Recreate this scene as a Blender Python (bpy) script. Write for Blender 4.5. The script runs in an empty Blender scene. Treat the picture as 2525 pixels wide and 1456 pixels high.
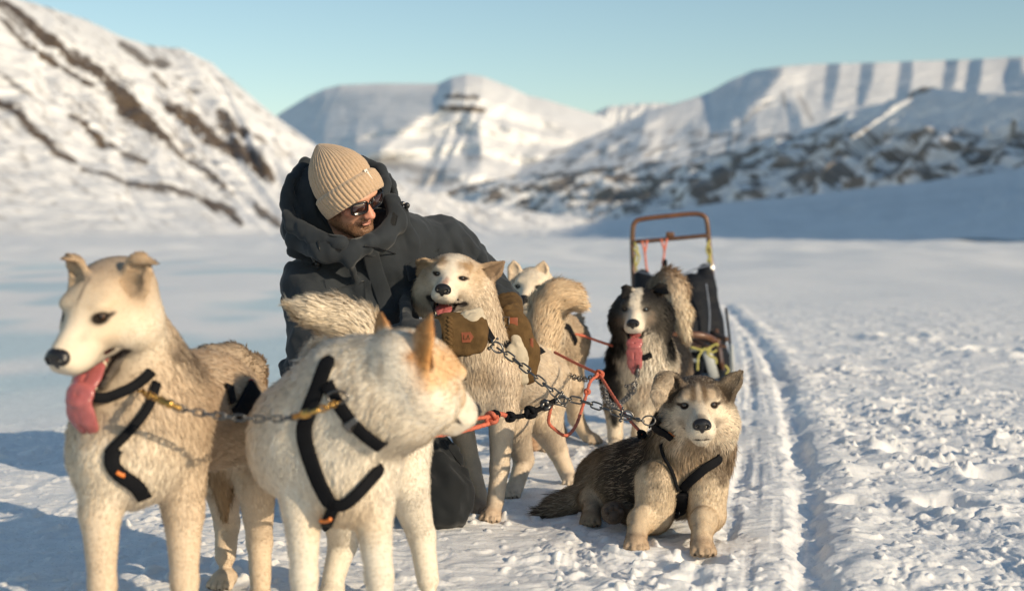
import bpy, math, random, time
import numpy as np
from mathutils import Vector, Matrix
T0 = time.time()
sc = bpy.context.scene
# ------------------------------------------------------------------ camera, sky, sun, exposure
FPX = 3507.0            # focal length in units of a 2525 px wide picture (50 mm on 36 mm)
CAMZ = 0.88
HOR = 580.0
PITCH = math.atan((728 - HOR) / FPX)
cam_d = bpy.data.cameras.new('camera'); cam = bpy.data.objects.new('camera', cam_d)
sc.collection.objects.link(cam); sc.camera = cam
cam.location = (0, 0, CAMZ); cam.rotation_euler = (math.pi / 2 - PITCH, 0, 0)
cam_d.sensor_width = 36; cam_d.lens = 50; cam_d.clip_start = 0.05; cam_d.clip_end = 60000
cam_d.dof.use_dof = True; cam_d.dof.focus_distance = 4.28; cam_d.dof.aperture_fstop = 2.5
SUN_AZ = math.radians(131)      # compass from +Y clockwise
SUN_EL = math.radians(20)
w = bpy.data.worlds.new('World'); sc.world = w; w.use_nodes = True
nt = w.node_tree; bg = nt.nodes['Background']
sky = nt.nodes.new('ShaderNodeTexSky'); sky.sky_type = 'NISHITA'; sky.sun_disc = False
sky.sun_elevation = SUN_EL; sky.sun_rotation = SUN_AZ
sky.altitude = 0; sky.air_density = 1.0; sky.dust_density = 0.3; sky.ozone_density = 2.6
tint = nt.nodes.new('ShaderNodeMix'); tint.data_type = 'RGBA'; tint.blend_type = 'MULTIPLY'
tint.inputs[0].default_value = 1.0
nt.links.new(sky.outputs[0], tint.inputs[6]); tint.inputs[7].default_value = (1.10, 1.05, 0.90, 1)
nt.links.new(tint.outputs[2], bg.inputs[0]); bg.inputs[1].default_value = 0.126
sd = bpy.data.lights.new('sun', 'SUN'); sun = bpy.data.objects.new('sun', sd); sc.collection.objects.link(sun)
sd.energy = 4.1; sd.angle = math.radians(0.53); sd.color = (1.0, 0.815, 0.575)
sdir = Vector((math.sin(SUN_AZ) * math.cos(SUN_EL), math.cos(SUN_AZ) * math.cos(SUN_EL), math.sin(SUN_EL)))
sun.rotation_euler = sdir.to_track_quat('Z', 'Y').to_euler(); sun.location = (8, -6, 8)
sc.view_settings.view_transform = 'Standard'; sc.view_settings.look = 'None'
sc.view_settings.exposure = 0.08; sc.view_settings.gamma = 1.0

CF = np.array([0, math.cos(PITCH), -math.sin(PITCH)]); CU = np.array([0, math.sin(PITCH), math.cos(PITCH)])
CO = np.array([0, 0, CAMZ])
def P(u, v, d):
    "world point seen at (u, v) of the 2525x1456 picture at distance d"
    return CO + CF * d + np.array([1., 0, 0]) * ((u - 1262.5) / FPX * d) + CU * ((728 - v) / FPX * d)
def proj(p):
    q = p - CO; d = q @ CF
    return 1262.5 + q[..., 0] / d * FPX, 728 - (q @ CU) / d * FPX
def gd(v, z=0.0):
    "distance at which height z is seen at row v"
    return (z - CAMZ) / (CF[2] + CU[2] * ((728 - v) / FPX))
def G(u, v, z=0.0): return P(u, v, gd(v, z))
# ------------------------------------------------------------------ noise
def _h(ix, iy, iz, seed):
    h = (ix.astype(np.uint32) * np.uint32(374761393) + iy.astype(np.uint32) * np.uint32(668265263)
         + iz.astype(np.uint32) * np.uint32(2147483647) + np.uint32(seed * 974711 + 12345))
    h = (h ^ (h >> np.uint32(13))) * np.uint32(1274126177)
    h = h ^ (h >> np.uint32(16)); h = h * np.uint32(2246822519); return h ^ (h >> np.uint32(15))
def noise3(p, seed=0):
    p = np.asarray(p, float); i = np.floor(p).astype(np.int64); f = p - i
    u = f * f * f * (f * (f * 6 - 15) + 10); r = 0
    for dx in (0, 1):
        for dy in (0, 1):
            for dz in (0, 1):
                h = _h(i[..., 0] + dx, i[..., 1] + dy, i[..., 2] + dz, seed)
                gx = (h & np.uint32(1023)) / 511.5 - 1; gy = ((h >> np.uint32(10)) & np.uint32(1023)) / 511.5 - 1
                gz = ((h >> np.uint32(20)) & np.uint32(1023)) / 511.5 - 1
                g = gx * (f[..., 0] - dx) + gy * (f[..., 1] - dy) + gz * (f[..., 2] - dz)
                wx = u[..., 0] if dx else 1 - u[..., 0]; wy = u[..., 1] if dy else 1 - u[..., 1]
                wz = u[..., 2] if dz else 1 - u[..., 2]
                r = r + g * wx * wy * wz
    return r * 1.3
def noise2(x, y, seed=0):
    x = np.asarray(x, float); y = np.asarray(y, float)
    ix = np.floor(x).astype(np.int64); iy = np.floor(y).astype(np.int64); fx = x - ix; fy = y - iy
    ux = fx * fx * fx * (fx * (fx * 6 - 15) + 10); uy = fy * fy * fy * (fy * (fy * 6 - 15) + 10); r = 0
    z = np.zeros_like(ix)
    for dx in (0, 1):
        for dy in (0, 1):
            h = _h(ix + dx, iy + dy, z, seed)
            a = (h & np.uint32(65535)) * (2 * math.pi / 65536)
            g = np.cos(a) * (fx - dx) + np.sin(a) * (fy - dy)
            r = r + g * (ux if dx else 1 - ux) * (uy if dy else 1 - uy)
    return r * 1.4
def fbm2(x, y, o=4, seed=0, g=0.5):
    r = 0; a = 1
    for k in range(o):
        r = r + a * noise2(x, y, seed + k); x = x * 2.03 + 7.1; y = y * 2.03 + 3.7; a *= g
    return r
def fbm3(p, o=3, seed=0, g=0.5):
    r = 0; a = 1
    for k in range(o):
        r = r + a * noise3(p, seed + k); p = p * 2.03 + 5.3; a *= g
    return r
def sstep(a, b, x):
    t = np.clip((x - a) / (b - a), 0, 1); return t * t * (3 - 2 * t)
def nrm(v):
    v = np.asarray(v, float); return v / (np.linalg.norm(v, axis=-1, keepdims=True) + 1e-12)
# ------------------------------------------------------------------ materials
def mat(name, col=(.5, .5, .5), rough=.6, metal=0, spec=.5, attr=None, noise=None, bump=None, sheen=0, coat=0, sss=0, weave=None):
    m = bpy.data.materials.new(name); m.use_nodes = True; N = m.node_tree.nodes; L = m.node_tree.links
    b = N['Principled BSDF']; b.inputs['Roughness'].default_value = rough; b.inputs['Metallic'].default_value = metal
    b.inputs['Specular IOR Level'].default_value = spec; b.inputs['Base Color'].default_value = (*col, 1)
    b.inputs['Sheen Weight'].default_value = sheen; b.inputs['Coat Weight'].default_value = coat
    if sss:
        b.inputs['Subsurface Weight'].default_value = sss; b.inputs['Subsurface Radius'].default_value = (1, .4, .25)
        b.inputs['Subsurface Scale'].default_value = .01
    tc = N.new('ShaderNodeTexCoord'); src = None
    if attr:
        a = N.new('ShaderNodeAttribute'); a.attribute_name = attr; src = a.outputs['Color']
    if noise:                       # (scale, amount): lighter and darker mottling
        n = N.new('ShaderNodeTexNoise'); n.inputs['Scale'].default_value = noise[0]; n.inputs['Detail'].default_value = 5
        L.new(tc.outputs['Object'], n.inputs['Vector'])
        r = N.new('ShaderNodeMapRange'); r.inputs[3].default_value = 1 - noise[1]; r.inputs[4].default_value = 1 + noise[1]
        r.inputs[1].default_value = .3; r.inputs[2].default_value = .7
        L.new(n.outputs[0], r.inputs[0])
        mx = N.new('ShaderNodeMix'); mx.data_type = 'RGBA'; mx.blend_type = 'MULTIPLY'; mx.inputs[0].default_value = 1
        if src: L.new(src, mx.inputs[6])
        else: mx.inputs[6].default_value = (*col, 1)
        L.new(r.outputs[0], mx.inputs[7]); src = mx.outputs[2]
    if src: L.new(src, b.inputs['Base Color'])
    h = None
    if weave:
        wv = N.new('ShaderNodeTexWave'); wv.inputs['Scale'].default_value = weave; wv.inputs['Distortion'].default_value = 1.0
        L.new(tc.outputs['Object'], wv.inputs['Vector']); h = wv.outputs['Fac']
    if bump:                        # (scale, strength, distance)
        n = N.new('ShaderNodeTexNoise'); n.inputs['Scale'].default_value = bump[0]; n.inputs['Detail'].default_value = 6
        L.new(tc.outputs['Object'], n.inputs['Vector']); bp = N.new('ShaderNodeBump')
        bp.inputs['Strength'].default_value = bump[1]; bp.inputs['Distance'].default_value = bump[2]
        if h:
            ad = N.new('ShaderNodeMath'); ad.operation = 'ADD'; L.new(n.outputs[0], ad.inputs[0]); L.new(h, ad.inputs[1]); L.new(ad.outputs[0], bp.inputs['Height'])
        else: L.new(n.outputs[0], bp.inputs['Height'])
        L.new(bp.outputs[0], b.inputs['Normal'])
    return m
# ------------------------------------------------------------------ objects
def tag(o, label=None, cat=None, group=None, kind=None):
    if label: o['label'] = label
    if cat: o['category'] = cat
    if group: o['group'] = group
    if kind: o['kind'] = kind
    return o
def empty(name, loc, label=None, cat=None, group=None):
    o = bpy.data.objects.new(name, None); sc.collection.objects.link(o); o.location = tuple(loc); o.empty_display_size = .1
    return tag(o, label, cat, group)
def mkmesh(name, V, F, m=None, parent=None, col=None, normals=None, smooth=True):
    """V (n,3) world coordinates; F list of (k,4)/(k,3) int arrays; linked under parent (an Empty without rotation)"""
    V = np.asarray(V, float)
    if parent is not None:
        q = parent; off = np.zeros(3)
        while q is not None: off += np.array(q.location); q = q.parent
        V = V - off
    if isinstance(F, np.ndarray): F = [F]
    F = [np.asarray(f, int) for f in F if len(f)]
    me = bpy.data.meshes.new(name); me.vertices.add(len(V)); me.vertices.foreach_set('co', V.astype(np.float32).ravel())
    nl = sum(f.size for f in F); nf = sum(len(f) for f in F)
    me.loops.add(nl); me.polygons.add(nf)
    me.loops.foreach_set('vertex_index', np.concatenate([f.ravel() for f in F]).astype(np.int32))
    tot = np.concatenate([np.full(len(f), f.shape[1]) for f in F]); st = np.concatenate([[0], np.cumsum(tot)[:-1]])
    me.polygons.foreach_set('loop_start', st.astype(np.int32))
    me.polygons.foreach_set('use_smooth', np.full(nf, smooth))
    me.update(calc_edges=True); me.validate()
    if col is not None:
        c = np.ones((len(V), 4), np.float32); c[:, :3] = np.clip(col, 0, 1)
        a = me.color_attributes.new('Col', 'FLOAT_COLOR', 'POINT'); a.data.foreach_set('color', c.ravel())
    if normals is not None:
        me.normals_split_custom_set_from_vertices(np.asarray(normals, np.float32))
    o = bpy.data.objects.new(name, me); sc.collection.objects.link(o)
    if m: me.materials.append(m)
    if parent is not None: o.parent = parent
    return o
class MB:
    "collects shapes for one mesh"
    def __init__(s): s.V = []; s.Q = []; s.T = []; s.n = 0
    def add(s, V, Q=None, T=None):
        V = np.asarray(V, float).reshape(-1, 3)
        if Q is not None and len(Q): s.Q.append(np.asarray(Q) + s.n)
        if T is not None and len(T): s.T.append(np.asarray(T) + s.n)
        s.V.append(V); s.n += len(V)
    def tube(s, pts, r, seg=10, flat=1.0, up=None, close=False, cap=True):
        pts = np.asarray(pts, float); n = len(pts); r = np.broadcast_to(np.asarray(r, float), (n,))
        tg = np.gradient(pts, axis=0) if not close else (np.roll(pts, -1, 0) - np.roll(pts, 1, 0))
        tg = nrm(tg); ref = np.array(up if up is not None else (0.13, .21, .97), float)
        ring = []; a = np.arange(seg) / seg * 2 * math.pi; prev = None
        for i in range(n):
            if up is not None or prev is None:
                x = np.cross(ref, tg[i])
                if np.linalg.norm(x) < 1e-3: x = np.cross((1, 0, 0), tg[i])
            else: x = prev - tg[i] * (prev @ tg[i])
            x = nrm(x); prev = x; y = np.cross(tg[i], x)
            ring.append(pts[i] + r[i] * (np.cos(a)[:, None] * x + flat * np.sin(a)[:, None] * y))
        V = np.concatenate(ring); Q = []
        for i in range(n if close else n - 1):
            j = (i + 1) % n
            for k in range(seg):
                Q.append((i * seg + k, i * seg + (k + 1) % seg, j * seg + (k + 1) % seg, j * seg + k))
        T = []
        if cap and not close:
            V = np.concatenate([V, pts[:1] - tg[0] * r[0] * .5, pts[-1:] + tg[-1] * r[-1] * .5]); c0 = n * seg
            for k in range(seg):
                T.append((c0, (k + 1) % seg, k)); T.append((c0 + 1, (n - 1) * seg + k, (n - 1) * seg + (k + 1) % seg))
        s.add(V, Q, T)
    def box(s, c, sz, R=None, bev=0.0):
        c = np.asarray(c, float); h = np.asarray(sz, float) / 2; R = np.eye(3) if R is None else np.asarray(R)
        b = min(bev, h.min() * .9)
        if b <= 0:
            V = np.array([[x, y, z] for x in (-1, 1) for y in (-1, 1) for z in (-1, 1)]) * h
            Q = [(0, 1, 3, 2), (4, 6, 7, 5), (0, 4, 5, 1), (2, 3, 7, 6), (0, 2, 6, 4), (1, 5, 7, 3)]
            s.add(V @ R.T + c, Q); return
        bm = __import__('bmesh').new(); bmesh = __import__('bmesh')
        bmesh.ops.create_cube(bm, size=1)
        for v in bm.verts: v.co = Vector((v.co.x * 2 * h[0], v.co.y * 2 * h[1], v.co.z * 2 * h[2]))
        bmesh.ops.bevel(bm, geom=list(bm.edges), offset=b, segments=2, affect='EDGES', profile=.6)
        bm.verts.index_update(); V = np.array([v.co[:] for v in bm.verts])
        Q = [[v.index for v in f.verts] for f in bm.faces if len(f.verts) == 4]
        T = [[v.index for v in f.verts] for f in bm.faces if len(f.verts) == 3]; bm.free()
        s.add(V @ R.T + c, Q, T)
    def ball(s, c, r, R=None, n=12):
        r = np.broadcast_to(np.asarray(r, float), (3,)); R = np.eye(3) if R is None else np.asarray(R)
        th = np.linspace(0, math.pi, n + 1)[1:-1]; ph = np.arange(2 * n) / (2 * n) * 2 * math.pi
        V = [(math.sin(t) * math.cos(p), math.sin(t) * math.sin(p), math.cos(t)) for t in th for p in ph] + [(0, 0, 1), (0, 0, -1)]
        m = 2 * n; Q = [(i * m + k, (i + 1) * m + k, (i + 1) * m + (k + 1) % m, i * m + (k + 1) % m) for i in range(n - 2) for k in range(m)]
        a = (n - 1) * m; T = [(a, k, (k + 1) % m) for k in range(m)] + [(a + 1, (n - 2) * m + (k + 1) % m, (n - 2) * m + k) for k in range(m)]
        s.add(np.array(V) * r @ R.T + np.asarray(c, float), Q, T)
    def build(s, name, m, parent=None, smooth=True, col=None):
        F = []
        if s.Q: F.append(np.concatenate(s.Q))
        if s.T: F.append(np.concatenate(s.T))
        return mkmesh(name, np.concatenate(s.V), F, m, parent, smooth=smooth, col=col)
def spline(pts, n=40):
    "Catmull-Rom through the points, evenly sampled"
    p = np.asarray(pts, float); p = np.vstack([2 * p[0] - p[1], p, 2 * p[-1] - p[-2]]); out = []
    m = len(p) - 3; per = max(2, n // m)
    for i in range(m):
        a, b, c, d = p[i:i + 4]; t = np.linspace(0, 1, per, endpoint=False)[:, None]
        out.append(.5 * (2 * b + (c - a) * t + (2 * a - 5 * b + 4 * c - d) * t ** 2 + (3 * b - a - 3 * c + d) * t ** 3))
    return np.vstack([*out, p[-2:-1]])
def frame(o, fwd, up, s=1.0):
    "columns: side, forward, up"
    y = nrm(fwd); x = nrm(np.cross(y, up)); z = np.cross(x, y)
    return (np.asarray(o, float), np.stack([x, y, z], 1), float(s))
def fp(Fr, p): return Fr[0] + Fr[2] * (Fr[1] @ np.asarray(p, float))
# ------------------------------------------------------------------ implicit surfaces
class SDF:
    def __init__(s): s.pr = []; s.paints = []
    def ell(s, c, r, k=.02, Fr=None, R=None, col=(.5, .5, .5), fl=.02, flow=(0, 0, -1), cut=False):
        R0 = np.eye(3) if R is None else R; r = np.asarray(r, float); c = np.asarray(c, float); fv = np.asarray(flow, float)
        if Fr is not None: c = fp(Fr, c); R0 = Fr[1] @ R0; r = r * Fr[2]; k = k * Fr[2]; fv = Fr[1] @ fv
        s.pr.append(dict(t=0, c=c, r=r, R=R0, k=k, col=np.array(col, float), fl=fl, flow=fv, cut=cut, lo=c - r.max(), hi=c + r.max()))
    def cone(s, a, b, ra, rb, k=.02, Fr=None, flat=None, fd=None, col=(.5, .5, .5), fl=.02, flow=None, cut=False):
        a = np.asarray(a, float); b = np.asarray(b, float); fv = None if flow is None else np.asarray(flow, float)
        fd = None if fd is None else np.asarray(fd, float)
        if Fr is not None:
            a = fp(Fr, a); b = fp(Fr, b); ra *= Fr[2]; rb *= Fr[2]; k *= Fr[2]
            if fv is not None: fv = Fr[1] @ fv
            if fd is not None: fd = Fr[1] @ fd
        if fv is None: fv = b - a
        R = None
        if flat:
            ax = nrm(b - a); n = nrm(fd - ax * (fd @ ax)); R = n
        rr = max(ra, rb)
        s.pr.append(dict(t=1, a=a, b=b, ra=ra, rb=rb, k=k, flat=flat, n=R, col=np.array(col, float), fl=fl, flow=fv, cut=cut,
                         lo=np.minimum(a, b) - rr, hi=np.maximum(a, b) + rr))
    def chain(s, pts, rs, k=.02, **kw):
        for i in range(len(pts) - 1): s.cone(pts[i], pts[i + 1], rs[i], rs[i + 1], k, **kw)
    @staticmethod
    def d(q, p):
        if q['t'] == 0:
            l = (p - q['c']) @ q['R']; k0 = np.sqrt(((l / q['r']) ** 2).sum(-1)); k1 = np.sqrt(((l / q['r'] ** 2) ** 2).sum(-1)) + 1e-9
            return k0 * (k0 - 1) / k1
        a, b = q['a'], q['b']; pa = p - a; ba = b - a
        if q['flat']:
            n = q['n']; pa = pa + (pa @ n)[..., None] * n * (1 / q['flat'] - 1)
        h = np.clip((pa @ ba) / (ba @ ba + 1e-12), 0, 1)
        dd = np.sqrt(((pa - h[..., None] * ba) ** 2).sum(-1)) - (q['ra'] + (q['rb'] - q['ra']) * h)
        return dd * (.55 if q['flat'] else 1)
    @staticmethod
    def comb(f, d, q):
        k = q['k']
        if q['cut']:
            h = np.maximum(k - np.abs(f + d), 0) / k; return np.maximum(f, -d) + h * h * k / 4
        h = np.maximum(k - np.abs(f - d), 0) / k; return np.minimum(f, d) - h * h * k / 4
    def ev(s, p):
        f = np.full(p.shape[:-1], 9.)
        for q in s.pr: f = s.comb(f, s.d(q, p), q)
        return f
    def mesh(s, h, fine=None, hf=None):
        adds = [q for q in s.pr if not q['cut']]
        lo = np.min([q['lo'] for q in adds], 0) - .02; hi = np.max([q['hi'] for q in adds], 0) + .02; ax = []
        for i in range(3):
            if fine is None: ax.append(np.arange(lo[i], hi[i] + h, h)); continue
            a, b = fine[0][i], fine[1][i]; L = [np.arange(lo[i], max(a, lo[i]), h)] if a > lo[i] else []
            L.append(np.arange(max(a, lo[i]), min(b, hi[i]), hf))
            if b < hi[i]: L.append(np.arange(b, hi[i] + h, h))
            ax.append(np.concatenate(L))
        X, Y, Z = ax; F = np.full((len(X), len(Y), len(Z)), .5, np.float32)
        for q in s.pr:
            m = q['k'] + 2.5 * h; sl = []
            for i in range(3):
                i0 = np.searchsorted(ax[i], q['lo'][i] - m); i1 = np.searchsorted(ax[i], q['hi'][i] + m); sl.append(slice(max(i0 - 1, 0), i1 + 1))
            sl = tuple(sl); g = np.stack(np.meshgrid(X[sl[0]], Y[sl[1]], Z[sl[2]], indexing='ij'), -1)
            if g.size == 0: continue
            F[sl] = s.comb(F[sl], s.d(q, g), q)
        ins = F < 0; S8 = [(a, b, c) for a in (0, 1) for b in (0, 1) for c in (0, 1)]
        cnt = sum(ins[a:ins.shape[0] - 1 + a, b:ins.shape[1] - 1 + b, c:ins.shape[2] - 1 + c].astype(np.int8) for a, b, c in S8)
        I, J, K = np.nonzero((cnt > 0) & (cnt < 8)); idx = np.full(cnt.shape, -1, np.int64); idx[I, J, K] = np.arange(len(I))
        acc = np.zeros((len(I), 3)); num = np.zeros(len(I))
        for a in S8:
            for axi in range(3):
                if a[axi]: continue
                b = list(a); b[axi] = 1
                fa = F[I + a[0], J + a[1], K + a[2]]; fb = F[I + b[0], J + b[1], K + b[2]]; mk = (fa < 0) != (fb < 0)
                t = np.where(mk, fa / np.where(mk, fa - fb, 1), 0); pt = np.tile(np.array(a, float), (len(I), 1)); pt[:, axi] = t
                acc += pt * mk[:, None]; num += mk
        acc /= num[:, None]
        V = np.stack([X[I] + acc[:, 0] * (X[I + 1] - X[I]), Y[J] + acc[:, 1] * (Y[J + 1] - Y[J]), Z[K] + acc[:, 2] * (Z[K + 1] - Z[K])], 1)
        Q = []
        for axi in range(3):
            o1, o2 = [(1, 2), (2, 0), (0, 1)][axi]
            A = [slice(None)] * 3; B = [slice(None)] * 3; A[axi] = slice(0, -1); B[axi] = slice(1, None)
            a = ins[tuple(A)]; b = ins[tuple(B)]; E = np.nonzero(a != b)
            e = np.stack(E, 1); ok = (e[:, o1] > 0) & (e[:, o2] > 0) & (e[:, o1] < idx.shape[o1]) & (e[:, o2] < idx.shape[o2]); e = e[ok]
            fl = a[tuple(e.T)]; c = []
            for d1, d2 in ((1, 1), (0, 1), (0, 0), (1, 0)):
                g = e.copy(); g[:, o1] -= d1; g[:, o2] -= d2; c.append(idx[tuple(g.T)])
            q = np.stack(c, 1); q[~fl] = q[~fl][:, ::-1]; Q.append(q)
        Q = np.concatenate(Q); Q = Q[(Q >= 0).all(1)]
        # relax, then put back on the surface
        for it in range(2):
            s_ = np.zeros_like(V); n_ = np.zeros(len(V))
            for a in range(4):
                for b in ((a + 1) % 4, (a - 1) % 4):
                    np.add.at(s_, Q[:, a], V[Q[:, b]]); np.add.at(n_, Q[:, a], 1)
            V = .5 * V + .5 * s_ / np.maximum(n_, 1)[:, None]
        for it in range(2):
            f, g = s.grad(V); g2 = (g ** 2).sum(1) + 1e-6; st = np.clip(f / g2, -.004, .004)
            V = V - g * st[:, None]
        f, g = s.grad(V); return V, Q, nrm(g)
    def grad(s, p, e=.0012):
        o = np.array([[1, -1, -1], [-1, -1, 1], [-1, 1, -1], [1, 1, 1]], float); g = 0; f = 0
        for k in o:
            v = s.ev(p + e * k); g = g + v[:, None] * k; f = f + v / 4
        return f, g / (4 * e)
    def paint(s, c, r, col, soft=.25, Fr=None, fl=None, R=None, n=0.25, ns=40, amt=1.0):
        "a coloured patch of the coat: an ellipsoid with an uneven edge"
        r = np.asarray(r, float); R0 = np.eye(3) if R is None else R
        if Fr is not None: c = fp(Fr, c); R0 = Fr[1] @ R0; r = r * Fr[2]
        s.paints.append((np.asarray(c, float), r, R0, np.array(col, float), soft, fl, n, ns, amt))
    def attrs(s, V, tau=.010):
        D = []; cut = []
        for q in s.pr:
            d = s.d(q, V); D.append(np.where(q['cut'], np.abs(d) * 3 + .004, d))
        D = np.stack(D, 1); D = D - D.min(1, keepdims=True); W = np.exp(-D / tau); W /= W.sum(1, keepdims=True)
        C = W @ np.stack([q['col'] for q in s.pr]); FL = W @ np.array([q['fl'] for q in s.pr]); FW = W @ np.stack([nrm(q['flow']) for q in s.pr])
        for c, r, R, col, soft, fl, n, ns, amt in s.paints:
            l = ((V - c) @ R) / r; dd = np.sqrt((l ** 2).sum(1)) + n * fbm3(V * ns, 2, 5)
            a = (1 - sstep(1 - soft, 1 + soft, dd)) * amt; C = C * (1 - a[:, None]) + col * a[:, None]
            if fl is not None: FL = FL * (1 - a) + fl * a
        return C, FL, FW
def fur(name, V, Q, N, C, FL, FW, count, m, parent, width=.0011, seed=1, lift=.24, clump=.009, dens=.5, cj=.10, tipl=1.08, pk=.22, griz=None):
    "many tapering hairs rooted on the skin, combed along FW and drawn into small tufts"
    rng = np.random.default_rng(seed)
    T = np.concatenate([Q[:, [0, 1, 2]], Q[:, [0, 2, 3]]]); a, b, c = V[T[:, 0]], V[T[:, 1]], V[T[:, 2]]
    ar = np.linalg.norm(np.cross(b - a, c - a), axis=1) / 2; fl = FL[T].mean(1)
    ar = ar * (fl > .0025) / np.maximum(fl, .004) ** dens
    pick = rng.choice(len(T), count, p=ar / ar.sum()); r1 = np.sqrt(rng.random(count)); r2 = rng.random(count)
    w0, w1, w2 = (1 - r1)[:, None], (r1 * (1 - r2))[:, None], (r1 * r2)[:, None]; t = T[pick]
    def mixv(A):
        if A.ndim == 1: return w0[:, 0] * A[t[:, 0]] + w1[:, 0] * A[t[:, 1]] + w2[:, 0] * A[t[:, 2]]
        return w0 * A[t[:, 0]] + w1 * A[t[:, 1]] + w2 * A[t[:, 2]]
    p = mixv(V); n = nrm(mixv(N)); col = mixv(C); L = mixv(FL); fw = nrm(mixv(FW))
    tang = fw - n * (fw * n).sum(1, keepdims=True); tang = nrm(tang + 1e-5)
    sw = np.stack([noise3(p * 16, seed + 11), noise3(p * 16 + 9, seed + 12), noise3(p * 16 + 17, seed + 13)], 1)
    tang = nrm(tang + .38 * (sw - n * (sw * n).sum(1, keepdims=True)) + .16 * rng.normal(size=p.shape))
    lf = np.clip(lift + .12 * rng.normal(size=count) + .25 * noise3(p * 22, seed + 3), .08, 1.2)[:, None]
    L = L * (.65 + .6 * rng.random(count)) * (1 + .22 * noise3(p * 14, seed + 4))
    dirv = nrm(tang + n * lf); mid = p + dirv * (L * .5)[:, None] ; dir2 = nrm(tang + n * lf * .45 + np.array([0, 0, -.08]))
    tip = mid + dir2 * (L * .5)[:, None]
    # tufts
    wp = (p + .35 * clump * np.stack([noise3(p / clump, 1), noise3(p / clump, 2), noise3(p / clump, 3)], 1)) / clump
    key = np.floor(wp).astype(np.int64); kk = (key[:, 0] * 73856093) ^ (key[:, 1] * 19349663) ^ (key[:, 2] * 83492791)
    _, inv = np.unique(kk, return_inverse=True); cn = np.bincount(inv).astype(float)
    ct = np.stack([np.bincount(inv, tip[:, i]) for i in range(3)], 1) / cn[:, None]
    rc = rng.random(len(cn)); pull = (.12 + pk * rc[inv]); far = np.linalg.norm(ct[inv] - tip, axis=1)
    pull = np.where(far < clump * 2.2, pull, 0)[:, None]; tip = tip + (ct[inv] - tip) * pull; mid = mid + (ct[inv] - tip) * pull * .15
    side = nrm(np.cross(dirv, n) + .25 * rng.normal(size=p.shape)); wd = (width * (.7 + .6 * rng.random(count)))[:, None] * np.clip(L / .02, .55, 1.5)[:, None]
    root = p - n * .002
    VV = np.stack([root - side * wd, root + side * wd, mid - side * wd * .8, mid + side * wd * .8, tip], 1)
    base = np.arange(count)[:, None] * 5
    q = np.concatenate([base + 0, base + 1, base + 3, base + 2], 1); tr = np.concatenate([base + 2, base + 3, base + 4], 1)
    # keep the outward side in front
    g = np.cross(VV[:, 1] - VV[:, 0], VV[:, 3] - VV[:, 0]); flip = (g * n).sum(1) < 0
    q[flip] = q[flip][:, ::-1]; tr[flip] = tr[flip][:, ::-1]
    nn = nrm(n + .22 * (rc[inv][:, None] - .5) * tang + .12 * dirv + .07 * rng.normal(size=p.shape)); NN = np.repeat(nn[:, None], 5, 1).reshape(-1, 3)
    j = (1 + cj * rng.normal(size=count) + .5 * cj * (rc[inv] - .5) * 2)[:, None]; cc = col * j
    if griz is not None:             # mixed guard hairs: pale among the dark, dark among the pale
        lum = col.mean(1); rr = rng.random(count); pat = .5 + .9 * noise3(p * 18, seed + 31)
        a = ((rr < griz * pat) & (lum < .30))[:, None]; cc = np.where(a, np.array([.44, .36, .27]) * j, cc)
        a = ((rr < griz * .30 * pat) & (lum >= .30) & (L > .012))[:, None]; cc = np.where(a, np.array([.12, .09, .07]) * j, cc)
    CC = np.stack([cc * .95, cc * .95, cc, cc, cc * tipl], 1).reshape(-1, 3)
    return mkmesh(name, VV.reshape(-1, 3), [q, tr], m, parent, col=CC, normals=NN)
# ================================================================== SETTING: snow ground
def pl_dist(x, y, pl):
    "distance to a polyline and signed side"
    best = np.full(np.shape(x), 1e9); side = np.zeros(np.shape(x)); along = np.zeros(np.shape(x)); acc = 0
    for (ax, ay), (bx, by) in zip(pl[:-1], pl[1:]):
        dx, dy = bx - ax, by - ay; L2 = dx * dx + dy * dy
        t = np.clip(((x - ax) * dx + (y - ay) * dy) / L2, 0, 1); ex = x - ax - t * dx; ey = y - ay - t * dy
        d = np.hypot(ex, ey); m = d < best; best = np.where(m, d, best)
        side = np.where(m, np.sign(ex * dy - ey * dx), side); along = np.where(m, acc + t * math.sqrt(L2), along); acc += math.sqrt(L2)
    return best, side, along
def gpl(px): return [tuple(G(u, v)[:2]) for u, v in px]
RUT = gpl([(2010, 1700), (1998, 1456), (1990, 1250), (1968, 1100), (1935, 960), (1895, 880), (1850, 820), (1812, 775), (1790, 745)])
RUT2 = gpl([(1700, 1600), (1765, 1400), (1800, 1290), (1838, 1130), (1850, 1010), (1852, 930), (1840, 860), (1822, 810)])
LANE = gpl([(1860, 1650), (1885, 1400), (1895, 1200), (1885, 1040), (1868, 930), (1845, 850)])
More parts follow.
